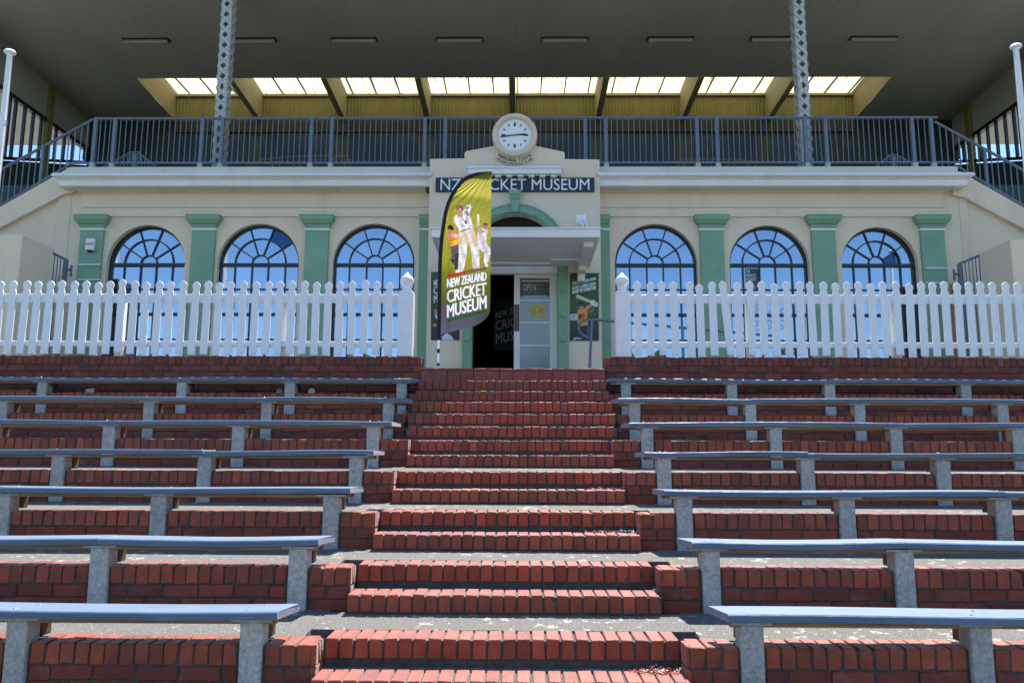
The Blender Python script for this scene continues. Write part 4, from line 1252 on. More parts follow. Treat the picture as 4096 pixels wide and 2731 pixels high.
b_ = MB(); b_.box(a.x + 0.01, b.x - 0.01, DF - 0.153, DF - 0.1505, a.z - 0.135, a.z - 0.09); b_.build('band', mat('pink_band', (0.6, 0.25, 0.38), 0.5), al)
b_ = MB(); b_.lathe([(0.02, -0.035), (0.05, -0.02), (0.055, 0.0)], (a.x + b.x) / 2, DF - 0.112, 16, cz=b.z); b_.build('lens', M['navy'], al, smooth=True)
for s, pxs in ((-1, (310, 400)), (1, (3705, 3790))):
    for py in ((1058, 1118) if s < 0 else (1072, 1131)):
        a, b = at(pxs[0], py, DF - .1), at(pxs[1], py, DF - .1)
        b_ = MB(); b_.box(a.x, b.x, DF - 0.10, DF - 0.072, a.z - 0.013, a.z + 0.013)
        o = b_.build('sign_rail', M['white_trim'])
        tag(o, '%s thin rail across the %s green pilaster' % ('upper' if py in (1058, 1072) else 'lower', 'leftmost' if s < 0 else 'rightmost'), 'rail', 'thin rails on the end pilasters')
sc = thing('security_camera', 'small dark dome camera beside the left edge of the porch', 'security camera', at(1713, 765, DF - .2))
b_ = MB(); q = at(1714, 765, DF - .18)
b_.lathe([(0.02, -0.05), (0.045, -0.035), (0.055, 0.0), (0.055, 0.04), (0.03, 0.06)], q.x, DF - 0.2, 16, cz=q.z); b_.build('dome', M['black'], sc, smooth=True)
b_ = MB(); b_.box(q.x - 0.02, q.x + 0.02, DF - 0.2, DF - 0.036, q.z + 0.055, q.z + 0.085); b_.build('bracket', M['white_trim'], sc)

# piers and short stair railings at both ends
for s in (-1, 1):
    side = 'left' if s < 0 else 'right'
    Dp = 12.6
    if s < 0: xe = at(83, 1000, Dp).x; zt_ = at(60, 937, Dp).z; xo = xe - 2.2
    else: xe = at(4045, 1000, Dp).x; zt_ = at(4060, 957, Dp).z; xo = xe + 2.2
    pr = MB(); a, b = sorted((xe, xo)); pr.box(a, b, Dp, Dp + 0.9, LAND, zt_)
    o = pr.build('pier', M['cream'], None, bevel=0.015)
    tag(o, 'plain cream rendered pier at the far %s behind the picket fence' % side, 'pier', 'cream piers beside the stand')
    t = thing('stair_gate', 'grey steel gate of thin bars leaning down beside the %s cream pier' % side, 'gate', (xe, Dp + 0.9, LAND), 'grey bar gates beside the piers')
    D2 = 13.6
    if s < 0: A, B = at(142, 978, D2), at(266, 1040, D2)
    else: A, B = at(3974, 999, D2), at(3836, 1056, D2)
    zlo = LAND + 0.15
    rl = MB(); rl.bar(A, B, 0.045, 0.045); rl.bar((A.x, D2, zlo), (B.x, D2, zlo), 0.035, 0.035); rl.build('rail', M['steel'], t)
    ps = MB(); ps.bar((B.x, D2, LAND), B, 0.05, 0.05); ps.build('post', M['steel'], t)
    for i in range(10):
        f = (i + 0.4) / 10.2
        x, z = A.x + (B.x - A.x) * f, A.z + (B.z - A.z) * f
        bb = MB(); bb.bar((x, D2, zlo), (x, D2, z - 0.02), 0.012, 0.012); bb.build('bar', M['steel'], t)
    hb = MB(); xb_ = B.x - s * 0.1
    hb.box(min(B.x, xb_), max(B.x, xb_), D2 - 0.02, D2 + 0.02, B.z - 0.2, B.z - 0.16); hb.box(xb_ - 0.012, xb_ + 0.012, D2 - 0.02, D2 + 0.02, B.z - 0.3, B.z - 0.1); hb.build('bracket', M['steel'], t)

# white downpipes half seen behind the fence
for i, (px, lbl) in enumerate(((730, 'white downpipe beside the second green pilaster from the left'), (3340, 'white downpipe beside the second green pilaster from the right'))):
    q = at(px, 1300, DF - 0.06)
    b_ = MB(); b_.tube([(q.x, DF - 0.05, LAND), (q.x, DF - 0.05, at(px, 1205, DF - .05).z)], 0.045, 14)
    o = b_.build('downpipe', M['white'], None, smooth=True); tag(o, lbl, 'pipe', 'downpipes behind the fence')

q = at(3819, 1300, DF - 0.4)
b_ = MB(); b_.tube([(q.x, DF - 0.4, LAND), (q.x, DF - 0.4, at(3819, 1137, DF - .4).z)], 0.035, 12)
o = b_.build('post', mat('orange_brown_paint', (0.32, 0.15, 0.04), 0.6, var=0.2, scale=5), None, smooth=True); tag(o, 'orange brown post behind the right fence beside the last green pilaster', 'post')
# ramp handrail right of the door
hr = thing('handrail', 'grey pipe handrail with looped end in front of the right poster', 'handrail', at(2355, 1455, 12.3))
Dh = 12.3
pts = [(2455, 1285), (2400, 1280), (2372, 1279), (2345, 1279), (2330, 1284), (2318, 1296), (2314, 1312), (2320, 1330), (2335, 1344), (2353, 1352), (2360, 1354)]
b_ = MB(); b_.tube([at(x, y, Dh) for x, y in pts], 0.022, 10)
b_.tube([at(2455, 1285, Dh), at(2700, 1308, Dh), at(3090, 1343, Dh)], 0.022, 10); b_.build('rail', M['steel'], hr, smooth=True)
b_ = MB(); q = at(2367, 1280, Dh); b_.tube([(at(2355, 1462, Dh).x, Dh, LAND), (q.x, Dh, q.z)], 0.022, 10); b_.build('post', M['steel'], hr, smooth=True)
b_ = MB(); q = at(2730, 1311, Dh); b_.tube([(q.x, Dh, LAND), (q.x, Dh, q.z)], 0.022, 10); b_.build('post', M['steel'], hr, smooth=True)

# ------------------------------------------------------------------ balcony railing
DR = 14.56
xk = lambda px: at(px, 560, DR).x
z_rt = 0.5 * (at(1300, 470, DR).z + at(2800, 476, DR).z); z_rb = 0.5 * (at(1300, 648, DR).z + at(2800, 655, DR).z)
PST = [378.6, 457, 807, 887, 1245, 1326.5, 1699.5, 1781, 2341, 2423.5, 2788, 2868.5, 3223, 3304, 3651, 3727]
br = thing('balcony_railing', 'long blue grey steel railing along the balcony behind the clock', 'railing', (0, DR, z_par))
bal = MB(); bal.bar((0, 0, 0), (0, 0, z_rt - z_rb - 0.05), 0.0145, 0.0145); bal_me = bal.mesh('baluster', M['steel'])
r_ = MB(); r_.tube([(xk(373), DR, z_rt), (xk(3757), DR, z_rt)], 0.027, 10); r_.build('top_rail', M['steel'], br, smooth=True)
r_ = MB(); r_.bar((xk(282), DR, z_rb), (xk(3840), DR, z_rb), 0.035, 0.035); r_.build('bottom_rail', M['steel'], br)
for p in PST:
    b_ = MB(); b_.box(xk(p) - 0.033, xk(p) + 0.033, DR - 0.033, DR + 0.033, z_par - 0.02, z_rt - 0.01); po = b_.build('post', M['steel'], br)
    b_ = MB(); b_.box(xk(p) - 0.045, xk(p) + 0.045, DR - 0.045, DR + 0.045, z_par + 0.0, z_par + 0.085); b_.build('foot', M['lattice'], po)
for p0, p1 in zip(PST[:-1], PST[1:]):
    a, b = xk(p0), xk(p1); n = max(2, round((b - a) / 0.108))
    for i in range(1, n):
        x = a + (b - a) * i / n
        o = link('baluster', bal_me, br, (x, DR, z_rb + 0.015))
        if abs(x - xk(3330)) < 0.25: o.rotation_euler = (0, 0.03 * random.choice((-1, 1)), 0)
# sloping railings on the outer stairs
for s in (-1, 1):
    def Q(px, py): return at(px, py, DR) if s < 0 else at(4112 - px, py + 10, DR)
    side = 'left' if s < 0 else 'right'
    t = thing('stair_railing', 'blue grey steel railing sloping down the outer stairs at the far %s' % side, 'railing', Q(100, 760), 'sloping stair railings')
    A, B = Q(373, 478), Q(-330, 861)
    C_, E = Q(282, 657), Q(-330, 1018)
    r_ = MB(); r_.tube([A, B], 0.027, 10); r_.build('top_rail', M['steel'], t, smooth=True)
    r_ = MB(); r_.tube([C_, E], 0.024, 8); r_.build('bottom_rail', M['steel'], t, smooth=True)
    n = 27
    for i in range(n):
        f = (i + 0.7) / n
        x = A.x + (B.x - A.x) * f; z1 = A.z + (B.z - A.z) * f
        z0 = C_.z + (E.z - C_.z) * max(0, (x - C_.x) / (E.x - C_.x))
        thick = (i % 10 == 7)
        b_ = MB(); b_.bar((x, DR, z0 - (0.12 if thick else 0)), (x, DR, z1), 0.05 if thick else 0.017, 0.05 if thick else 0.017); b_.build('post' if thick else 'baluster', M['steel'], t)

# lattice columns
DL = 14.95
bars = {}
for s, (pb_, pt_), lbl in ((-1, (877, 916), 'pale steel lattice column rising behind the balcony on the left'), (1, (3222, 3181), 'pale steel lattice column rising behind the balcony on the right')):
    a = at(pb_, 660, DL)
    t = thing('lattice_column', lbl, 'column', (a.x, DL, z_par - 0.2), 'steel lattice columns')
    hw = 0.105; z0, z1 = z_par - 0.2, 9.56
    for i in (-1, 1):
        for j in (-1, 1):
            m_ = MB(); x, y = a.x + i * hw, DL + j * hw
            m_.box(x, x - i * 0.055, y, y - j * 0.008, z0, z1); m_.box(x, x - i * 0.008, y - j * 0.0085, y - j * 0.055, z0, z1)
            m_.build('corner_angle', M['lattice'], t)
    pit = 0.225
    if not bars:
        for nm, (dx, dy) in {'x': (1, 0), 'y': (0, 1)}.items():
            for d in (-1, 1):
                m_ = MB()
                if nm == 'x': m_.bar((-hw * d, 0, 0), (hw * d, 0, pit * 1.0), 0.057, 0.007)
                else:
                    L_ = Vector((0, 2 * hw * d, pit)); tt = L_.normalized(); sd = tt.cross(Vector((1, 0, 0))).normalized()
                    p, q = Vector((0, -hw * d, 0)), Vector((0, hw * d, pit)); v = []
                    for c in (p, q):
                        for i_, j_ in ((-1, -1), (1, -1), (1, 1), (-1, 1)): v.append(c + sd * 0.0285 * i_ + Vector((0.0035 * j_, 0, 0)))
                    m_.add(v, [(0, 1, 2, 3), (7, 6, 5, 4), (0, 4, 5, 1), (1, 5, 6, 2), (2, 6, 7, 3), (3, 7, 4, 0)])
                bars[(nm, d)] = m_.mesh('lacing_bar', M['lattice'])
    n = int((z1 - z0) / pit)
    for i in range(n):
        for j in (-1, 1):
            link('lacing_bar', bars[('x', 1)], t, (a.x, DL + j * (hw + 0.005), z0 + i * pit))
            link('lacing_bar', bars[('x', -1)], t, (a.x, DL + j * (hw + 0.0125), z0 + i * pit))
            link('lacing_bar', bars[('y', 1)], t, (a.x + j * (hw + 0.005), DL, z0 + i * pit))
            link('lacing_bar', bars[('y', -1)], t, (a.x + j * (hw + 0.0125), DL, z0 + i * pit))

# ------------------------------------------------------------------ roof, ceiling, skylights
SX = 11.93
RY0, RYS, RYB = 14.6, 18.34, 20.56
def ceil_z(y): return 9.57 - (y - RY0) * 0.05
def ribbed(name, x0, x1, y0, y1, m, pitch=0.09, amp=0.006, zfn=None, parent=GS, drop=0.0):
    n = int((x1 - x0) / pitch)
    v, f = [], []
    sec = [(0.0, 0), (0.35, 0), (0.5, 1), (0.85, 1)]
    xs = []
    for i in range(n):
        for a, b in sec: xs.append((x0 + (x1 - x0) * (i + a) / n, b * amp))
    xs.append((x1, 0))
    for x, dz in xs:
        v += [(x, y0, zfn(y0) + dz - drop), (x, y1, zfn(y1) + dz - drop)]
    for i in range(len(xs) - 1): f.append((2 * i, 2 * i + 1, 2 * i + 3, 2 * i + 2))
    mb = MB(); mb.add(v, f)
    me = mb.mesh(name, m)
    return link(name, me, parent)
RXL, RXR = -9.54, 9.24
ribbed('ceiling', -SX, SX, RY0, 16.85, M['ceiling'], zfn=ceil_z, drop=0.0)
ribbed('ceiling', -SX, SX, 16.83, RYS, M['ceiling'], zfn=ceil_z, drop=0.012)
ribbed('ceiling', -SX, RXL, RYS - 0.02, RYB, M['ceiling'], zfn=ceil_z, drop=0.024)
ribbed('ceiling', RXR, SX, RYS - 0.02, RYB, M['ceiling'], zfn=ceil_z, drop=0.024)
rf = MB()
rf.add([(-SX - .3, RY0 - 0.02, ceil_z(RY0) + 0.05), (SX + .3, RY0 - 0.02, ceil_z(RY0) + 0.05), (SX + .3, RYS, 10.2), (-SX - .3, RYS, 10.2)], [(0, 1, 2, 3)])
rf.add([(-SX - .3, RY0 - 0.02, ceil_z(RY0) - 0.02), (SX + .3, RY0 - 0.02, ceil_z(RY0) - 0.02), (SX + .3, RY0 - 0.02, ceil_z(RY0) + 0.05), (-SX - .3, RY0 - 0.02, ceil_z(RY0) + 0.05)], [(0, 1, 2, 3)])
for a, b in ((-SX - .3, RXL), (RXR, SX + .3)):
    rf.add([(a, RYS, 10.2), (b, RYS, 10.2), (b, RYB + 0.3, 10.08), (a, RYB + 0.3, 10.08)], [(0, 1, 2, 3)])
rf.add([(RXL, RYS, ceil_z(RYS) - 0.0), (RXR, RYS, ceil_z(RYS) - 0.0), (RXR, RYS, 10.2), (RXL, RYS, 10.2)], [(0, 1, 2, 3)])
rf.build('roof', M['ceiling'], GS)
# light well walls
for x, s in ((RXL, -1), (RXR, 1)):
    v = [(x, RYS, ceil_z(RYS) - 0.02), (x, RYB, ceil_z(RYB) - 0.02), (x, RYB, 10.08), (x, RYS, 10.2)]
    mb = MB(); mb.add(v, [(0, 1, 2, 3)]); mb.build('light_well_side', M['beam'], GS)
zr0, zr1 = ceil_z(RYB) - 0.05, 9.97
yy = RYB
nr = 200; v, f = [], []
for i in range(nr * 4 + 1):
    x = RXL + (RXR - RXL) * i / (nr * 4)
    d = 0.012 if (i % 4) in (1, 2) else 0.0
    v += [(x, yy - 0.02 - d, zr0 - 0.06), (x, yy - 0.02 - d, zr1)]
f = [(2 * i, 2 * i + 1, 2 * i + 3, 2 * i + 2) for i in range(nr * 4)]
mb = MB(); mb.add(v, f); mb.build('light_well_back', M['olive'], GS)
mb = MB(); mb.box(RXL, RXR, yy - 0.1, yy - 0.015, 9.93, 10.0); mb.build('plate_beam', M['beam'], GS)
mid = 0.5 * (RXL + RXR); bay_w = (RXR - RXL) / 8
for i in range(1, 8):
    x = RXL + bay_w * i
    v = []
    mb = MB()
    for xx in (x - 0.075, x + 0.075):
        v += [(xx, RYS - 0.03, ceil_z(RYS) - 0.045), (xx, RYB - 0.02, ceil_z(RYB) - 0.045), (xx, RYB - 0.02, 10.05), (xx, RYS - 0.03, 10.16)]
    mb.add(v, [(0, 1, 2, 3), (7, 6, 5, 4), (0, 4, 5, 1), (1, 5, 6, 2), (2, 6, 7, 3), (3, 7, 4, 0)])
    mb.build('beam', M['beam'], GS)
def sk_z(y): return 10.2 - (y - RYS) * (0.12 / (RYB - RYS))
x = RXL - 0.3
while x < RXR:
    x1 = min(x + 0.64, RXR); x0 = max(x, RXL)
    n = 8; v = []
    for i in range(n + 1):
        xx = x0 + (x1 - x0) * i / n; dz = 0.014 * (i % 2)
        v += [(xx, RYS, sk_z(RYS) + dz), (xx, RYB + 0.25, sk_z(RYB + 0.25) + dz)]
    mb = MB(); mb.add(v, [(2 * i, 2 * i + 1, 2 * i + 3, 2 * i + 2) for i in range(n)])
    mb.build('skylight_panel', M['skylight'], GS)
    if x1 < RXR - 0.05:
        mb = MB(); mb.box(x1 - 0.018, x1 + 0.018, RYS + 0.02, RYB + 0.2, 10.04, 10.075); mb.build('rafter', M['wood'], GS)
    x = x + 0.655

# side walls of the stand
for s in (-1, 1):
    X = s * SX
    side = 'left' if s < 0 else 'right'
    hz = 8.45
    mb = MB(); v = []
    ny = 60
    for i in range(ny * 2 + 1):
        y = RY0 + (RYB + 0.1 - RY0) * i / (ny * 2); d = 0.012 * (i % 2)
        v += [(X - s * d, y, hz), (X - s * d, y, 9.9)]
    mb.add(v, [(2 * i, 2 * i + 1, 2 * i + 3, 2 * i + 2) for i in range(ny * 2)])
    mb.build('side_wall', M['ceiling'], GS)
    sill = lambda y: 6.095 + (y - 15.26) * 0.36
    mb = MB(); mb.prism([(RY0, 5.0), (RYB + 0.11, 5.0), (RYB + 0.11, sill(RYB)), (RY0, sill(RY0))], X - 0.03, X + 0.03, 'x'); mb.build('side_wall', M['darkgreen'], GS)
    fr = MB(); fr.box(X - 0.055, X + 0.055, RYB - 0.12, RYB + 0.1, sill(RYB) + 0.081, hz - 0.101); fr.box(X - 0.06, X + 0.06, RY0, RYB, hz - 0.1, hz - 0.001)
    fr.prism([(RY0, sill(RY0) + .001), (RYB, sill(RYB) + .001), (RYB, sill(RYB) + 0.08), (RY0, sill(RY0) + 0.08)], X - 0.07, X + 0.07, 'x')
    pxs = (20, 45, 84, 120, 155, 218, 254, 290) if s < 0 else (4090, 4068, 4031, 3993, 3957, 3921, 3854, 3792)
    ys = sorted(atX(p, 600, X).y for p in pxs)
    ys = [y for y in ys if RY0 < y < RYB]
    wn = fr.build('window', M['frame'], GS)
    for y in ys:
        m_ = MB(); m_.box(X - 0.035, X + 0.035, y - 0.022, y + 0.022, sill(y) + 0.05, hz - 0.101); m_.build('mullion', M['frame'], wn)
    yb = [RY0] + ys + [RYB]
    for y0, y1 in zip(yb[:-1], yb[1:]):
        m_ = MB(); m_.prism([(y0 + .023, sill(y0) + .08), (y1 - .023, sill(y1) + .08), (y1 - .023, hz - .1), (y0 + .023, hz - .1)], X - 0.003, X + 0.003, 'x'); m_.build('pane', M['sideglass'], wn)
    py = atX(186 if s < 0 else 3883, 500, X).y
    m_ = MB(); m_.box(X - s * 0.1, X + s * 0.02, py - 0.09, py + 0.09, 5.0, ceil_z(py) - 0.03); m_.build('side_post', M['olive'], GS)
    # roof of the next stand, seen through the side windows
    m_ = MB()
    m_.box(X + s * 1.3, X + s * 16, 15.9, 23.1, 9.6, 9.8)
    o = m_.build('roof', M['roofgrey'])
    tag(o, 'pale sheet roof of the next stand seen through the %s side windows' % side, 'roof', 'neighbouring roofs')

# back wall of the stand with blue panes
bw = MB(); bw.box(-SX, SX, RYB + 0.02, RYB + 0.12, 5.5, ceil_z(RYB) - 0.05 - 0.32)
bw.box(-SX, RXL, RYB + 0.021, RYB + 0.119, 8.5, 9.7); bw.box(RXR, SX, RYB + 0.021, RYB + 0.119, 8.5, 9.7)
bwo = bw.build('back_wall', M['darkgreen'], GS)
bh = MB(); bh.box(RXL, RXR, RYB - 0.05, RYB + 0.1, ceil_z(RYB) - 0.05 - 0.318, ceil_z(RYB) - 0.03); bh.build('shaded_wall_band', M['shaded_wall_band'], GS)  # dark band added where the well's ochre back wall continues down in shade
for l, r_, top_ in ((707, 846, 541), (870, 985, 538), (1045, 1316, 536), (1395, 1668, 533), (1745, 2040, 532), (2085, 2358, 533), (2431, 2697, 537), (2766, 3035, 542), (3091, 3330, 548)):
    a, b = at(l, top_, RYB), at(r_, 642, RYB)
    m_ = MB(); m_.box(a.x, b.x, RYB - 0.01, RYB + 0.018, b.z - 0.4, a.z); m_.build('back_pane', M['bluepane'], bwo)
fl_ = MB()
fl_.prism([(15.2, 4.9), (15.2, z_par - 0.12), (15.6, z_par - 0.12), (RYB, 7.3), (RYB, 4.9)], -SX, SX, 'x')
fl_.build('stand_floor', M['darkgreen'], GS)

# ceiling lights
for i, px in enumerate((585, 1012, 1415, 1838, 2260, 2682, 3095, 3495)):
    py = 169 + (0, 0, 0, 0, 2, 4, 6, 8)[i]
    D_ = 16.66
    q = at(px, py, D_)
    nm = ['leftmost', 'second from left', 'third from left', 'fourth from left', 'fourth from right', 'third from right', 'second from right', 'rightmost'][i]
    t = thing('ceiling_light', 'long unlit fluorescent fitting under the stand roof, %s of eight' % nm, 'ceiling light', (q.x, D_, ceil_z(D_) - 0.1), 'ceiling light fittings')
    z = ceil_z(D_)
    m_ = MB(); m_.box(q.x - 0.53, q.x + 0.53, D_ - 0.07, D_ + 0.09, z - 0.03, z - 0.001); m_.build('tray', M['black'], t)
    m_ = MB(); m_.prism([(D_ - 0.05, z - 0.031), (D_ - 0.06, z - 0.07), (D_ - 0.03, z - 0.1), (D_ + 0.05, z - 0.1), (D_ + 0.075, z - 0.07), (D_ + 0.07, z - 0.031)], q.x - 0.5, q.x + 0.5, 'x'); m_.build('diffuser', M['lamp'], t)

# inner railings and timber rails seen through the balcony bars
for s in (-1, 1):
    D_ = 16.4
    def Q(px, py): return at(px if s < 0 else 4112 - px, py + (0 if s < 0 else 12), D_)
    t = thing('inner_railing', 'small peaked grey railing behind the balcony bars on the %s' % ('left' if s < 0 else 'right'), 'railing', Q(540, 660), 'peaked railings inside the stand')
    path = [Q(410, 672), Q(525, 610), Q(552, 610), Q(625, 668)]
    m_ = MB(); m_.tube(path, 0.024, 8); m_.build('top_rail', M['steel'], t)
    for px in range(440, 620, 14):
        yt = 610 if 525 <= px <= 552 else (610 + (525 - px) * 0.54 if px < 525 else 610 + (px - 552) * 0.8)
        m_ = MB(); m_.bar(Q(px, 700), Q(px, yt), 0.018 if px != 538 else 0.09, 0.018); m_.build('bar', M['steel'], t)
    D_ = 17.2
    t = thing('timber_rail', 'brown timber barrier behind the balcony bars %s of the clock' % ('left' if s < 0 else 'right'), 'barrier', Q(1250, 660), 'timber barriers inside the stand')
    m_ = MB(); m_.tube([Q(1040, 642), Q(1190, 627), Q(1400, 625)], 0.025, 6); m_.tube([Q(1250, 643), Q(1400, 626)], 0.02, 6); m_.build('rail', M['wood'], t)
    for px in (1090, 1118, 1175, 1200, 1265, 1335, 1378, 1398):
        m_ = MB(); m_.bar(Q(px, 690), Q(px, 630), 0.03, 0.03); m_.build('stump', M['wood'], t)

# ------------------------------------------------------------------ flagpoles
def flagpole(x, y, ztop, label):
    t = thing('flagpole', label, 'flagpole', (x, y, LAND), 'white flagpoles')
    m_ = MB(); m_.lathe([(0.045, LAND), (0.042, LAND + 2), (0.034, ztop - 0.03)], x, y, 18); m_.build('pole', M['white'], t, smooth=True)
    m_ = MB(); m_.lathe([(0.034, ztop - 0.035), (0.072, ztop - 0.025), (0.078, ztop - 0.005), (0.06, ztop + 0.02), (0.02, ztop + 0.035)], x, y, 20); m_.build('cap', M['white'], t, smooth=True)
    sgn = 1 if x < 0 else -1
    m_ = MB(); m_.tube([(x + sgn * 0.045, y - 0.01, ztop - 0.06), (x + sgn * 0.052, y, ztop - 1.2), (x + sgn * 0.05, y, LAND + 1.2)], 0.006, 6); m_.build('halyard', M['paper'], t)
    m_ = MB(); m_.box(x + sgn * 0.03, x + sgn * 0.06, y - 0.015, y + 0.015, ztop - 1.1, ztop - 1.04); m_.build('cleat', M['chrome'], t)
FPY = 10.42
a = at(40, 208, FPY); b = at(4063, 186, FPY)
flagpole(a.x, FPY, a.z, 'white flagpole with mushroom cap at the left edge, behind the fence')
flagpole(b.x, FPY, b.z, 'white flagpole with mushroom cap at the right edge, behind the fence')
flagpole(-10.2, FPY - 0.3, 5.4, 'white flagpole mirrored in the leftmost arched window')
flagpole(9.4, FPY - 0.3, 5.2, 'white flagpole mirrored in the rightmost arched window')

# ------------------------------------------------------------------ feather flag
DFL = 10.27
S5 = 2.24
ff = thing('feather_flag', 'tall yellow green feather flag with cricketers on a black pole', 'flag', (at(1755, 1460, DFL).x, DFL, LAND))
OUT = [(244, 1520), (246, 1200), (250, 900), (262, 700), (280, 560), (306, 410), (350, 290), (410, 195), (480, 125), (565, 90), (640, 78), (712, 76), (708, 300), (703, 600), (700, 900), (698, 1200), (694, 1310), (676, 1350), (640, 1390), (595, 1422), (550, 1445), (450, 1472), (330, 1500), (262, 1520)]
def cat(pts, n=6):
    out = []
    for i in range(len(pts) - 1):
        p0, p1, p2, p3 = (np.array(pts[max(0, min(len(pts) - 1, i + q))], float) for q in (-1, 0, 1, 2))
        for j in range(n):
            t_ = j / n
            out.append(tuple(0.5 * ((2 * p1) + (-p0 + p2) * t_ + (2 * p0 - 5 * p1 + 4 * p2 - p3) * t_ ** 2 + (-p0 + 3 * p1 - 3 * p2 + p3) * t_ ** 3)))
    out.append(pts[-1])
    return out
OUTS = cat(OUT[:12]) + cat(OUT[11:16], 2) + cat(OUT[16:])
cv = Canvas(232, 66, 722, 1530, 2.8, (176, 170, 60))
X_, Y_ = cv.X, cv.Y
stops = [(66, (174, 168, 80)), (250, (184, 176, 80)), (300, (138, 139, 54)), (520, (158, 152, 62)), (900, (148, 142, 48)), (1000, (112, 116, 38)), (1250, (80, 90, 48)), (1340, (78, 78, 88)), (1530, (84, 86, 104))]
for ch in range(3):
    cv.C[..., ch] = np.interp(Y_ - (X_ - 480) * 0.16, [p for p, _ in stops], [s2l(c)[ch] for _, c in stops])
k_ = np.clip((X_ - 560) / 160, 0, 1) * np.clip((Y_ - 700) / 300, 0, 1)
cv.C *= (1 - 0.35 * k_)[..., None]
ray = 0.5 + 0.5 * np.sin(np.arctan2(Y_ - 60, X_ - 712) * 26); fade = np.clip(1 - (Y_ - 70) / 330, 0, 1)
cv.C *= (1 + (ray - 0.55) * 0.2 * fade)[..., None]
# left player
cv.poly([(342, 722), (424, 704), (412, 862), (376, 868), (352, 830)], (92, 82, 92)); cv.poly([(378, 790), (414, 790), (408, 945), (380, 945)], (58, 54, 66))
cv.poly([(334, 842), (372, 836), (380, 900), (358, 880)], (52, 52, 96)); cv.poly([(384, 940), (410, 936), (408, 970), (384, 968)], (205, 205, 210))
cv.poly([(322, 612), (372, 596), (412, 612), (424, 706), (342, 730), (330, 660)], (226, 112, 48)); cv.poly([(338, 690), (420, 650), (426, 706), (342, 732)], (232, 178, 70))
cv.poly([(314, 624), (380, 614), (412, 636), (400, 650), (320, 652)], (226, 160, 150)); cv.poly([(372, 612), (408, 618), (412, 648), (380, 650)], (214, 222, 214))
cv.ell(343, 596, 22, 22, (206, 128, 112)); cv.poly([(314, 580), (322, 542), (350, 537), (368, 560), (368, 584), (334, 578)], (44, 42, 56))
# right player
cv.poly([(582, 448), (598, 446), (601, 552), (578, 556)], (222, 218, 206))
cv.poly([(580, 684), (656, 690), (697, 752), (697, 800), (642, 786), (600, 760), (590, 800), (566, 780)], (212, 206, 220)); cv.poly([(644, 792), (698, 786), (682, 872), (638, 872)], (228, 224, 228))
cv.poly([(640, 874), (666, 870), (680, 908), (658, 914)], (222, 220, 224))
cv.poly([(598, 580), (640, 568), (682, 582), (668, 632), (660, 694), (578, 690), (582, 620)], (216, 206, 212)); cv.poly([(572, 572), (602, 566), (650, 602), (622, 618), (580, 600)], (170, 148, 146))
cv.ell(652, 552, 23, 28, (150, 122, 118)); cv.poly([(628, 545), (634, 526), (660, 521), (677, 536), (676, 552), (650, 540)], (98, 76, 76))
# middle player
cv.poly([(416, 610), (520, 588), (560, 602), (574, 700), (592, 742), (524, 762), (497, 700), (487, 745), (414, 736)], (222, 206, 186)); cv.poly([(440, 640), (452, 640), (446, 700), (436, 700)], (186, 166, 146)); cv.poly([(530, 640), (548, 690), (560, 720), (540, 700)], (190, 170, 150))
cv.poly([(414, 716), (491, 712), (487, 800), (462, 935), (408, 930), (416, 800)], (232, 228, 228)); cv.poly([(524, 744), (592, 734), (600, 800), (600, 925), (545, 930), (528, 800)], (232, 228, 228))
for i in range(3):
    cv.poly([(432 + i * 14, 810), (436 + i * 14, 810), (428 + i * 12, 925), (424 + i * 12, 925)], (188, 180, 182)); cv.poly([(546 + i * 15, 815), (550 + i * 15, 815), (556 + i * 13, 920), (552 + i * 13, 920)], (188, 176, 172))
cv.poly([(414, 800), (488, 800), (487, 808), (414, 808)], (190, 184, 184)); cv.poly([(527, 808), (600, 804), (600, 812), (528, 816)], (190, 184, 184))
cv.poly([(403, 962), (412, 930), (460, 926), (446, 966)], (225, 222, 224)); cv.poly([(545, 920), (598, 905), (608, 950), (584, 960)], (214, 206, 204))
cv.poly([(394, 440), (370, 472), (373, 512), (402, 552), (418, 582), (418, 612), (516, 590), (556, 602), (540, 540), (512, 452), (472, 440), (440, 472)], (232, 228, 230))
cv.poly([(453, 402), (488, 362), (518, 356), (528, 380), (512, 430), (494, 474), (470, 504), (452, 470)], (230, 226, 228)); cv.poly([(468, 380), (505, 372), (512, 392), (480, 404)], (150, 120, 116)); cv.poly([(466, 420), (500, 405), (510, 440), (488, 470)], (196, 184, 184))
for i in range(3): cv.poly([(470 + i * 10, 412), (474 + i * 10, 410), (498 + i * 5, 456), (494 + i * 5, 458)], (96, 84, 92))
cv.poly([(440, 465), (468, 500), (490, 470), (494, 480), (466, 512), (434, 470)], (120, 116, 130)); cv.poly([(466, 512), (490, 496), (492, 522), (474, 534)], (92, 84, 100)); cv.poly([(436, 528), (470, 548), (474, 556), (440, 548)], (130, 124, 136))
cv.poly([(424, 592), (514, 566), (515, 580), (426, 607)], (128, 118, 116)); cv.poly([(540, 560), (556, 596), (556, 604), (536, 570)], (150, 136, 130))
cv.ell(425, 432, 25, 34, (176, 134, 122)); cv.poly([(391, 408), (396, 370), (424, 356), (452, 366), (458, 408), (428, 396)], (122, 86, 78)); cv.poly([(414, 392), (436, 388), (438, 398), (416, 402)], (206, 190, 186))
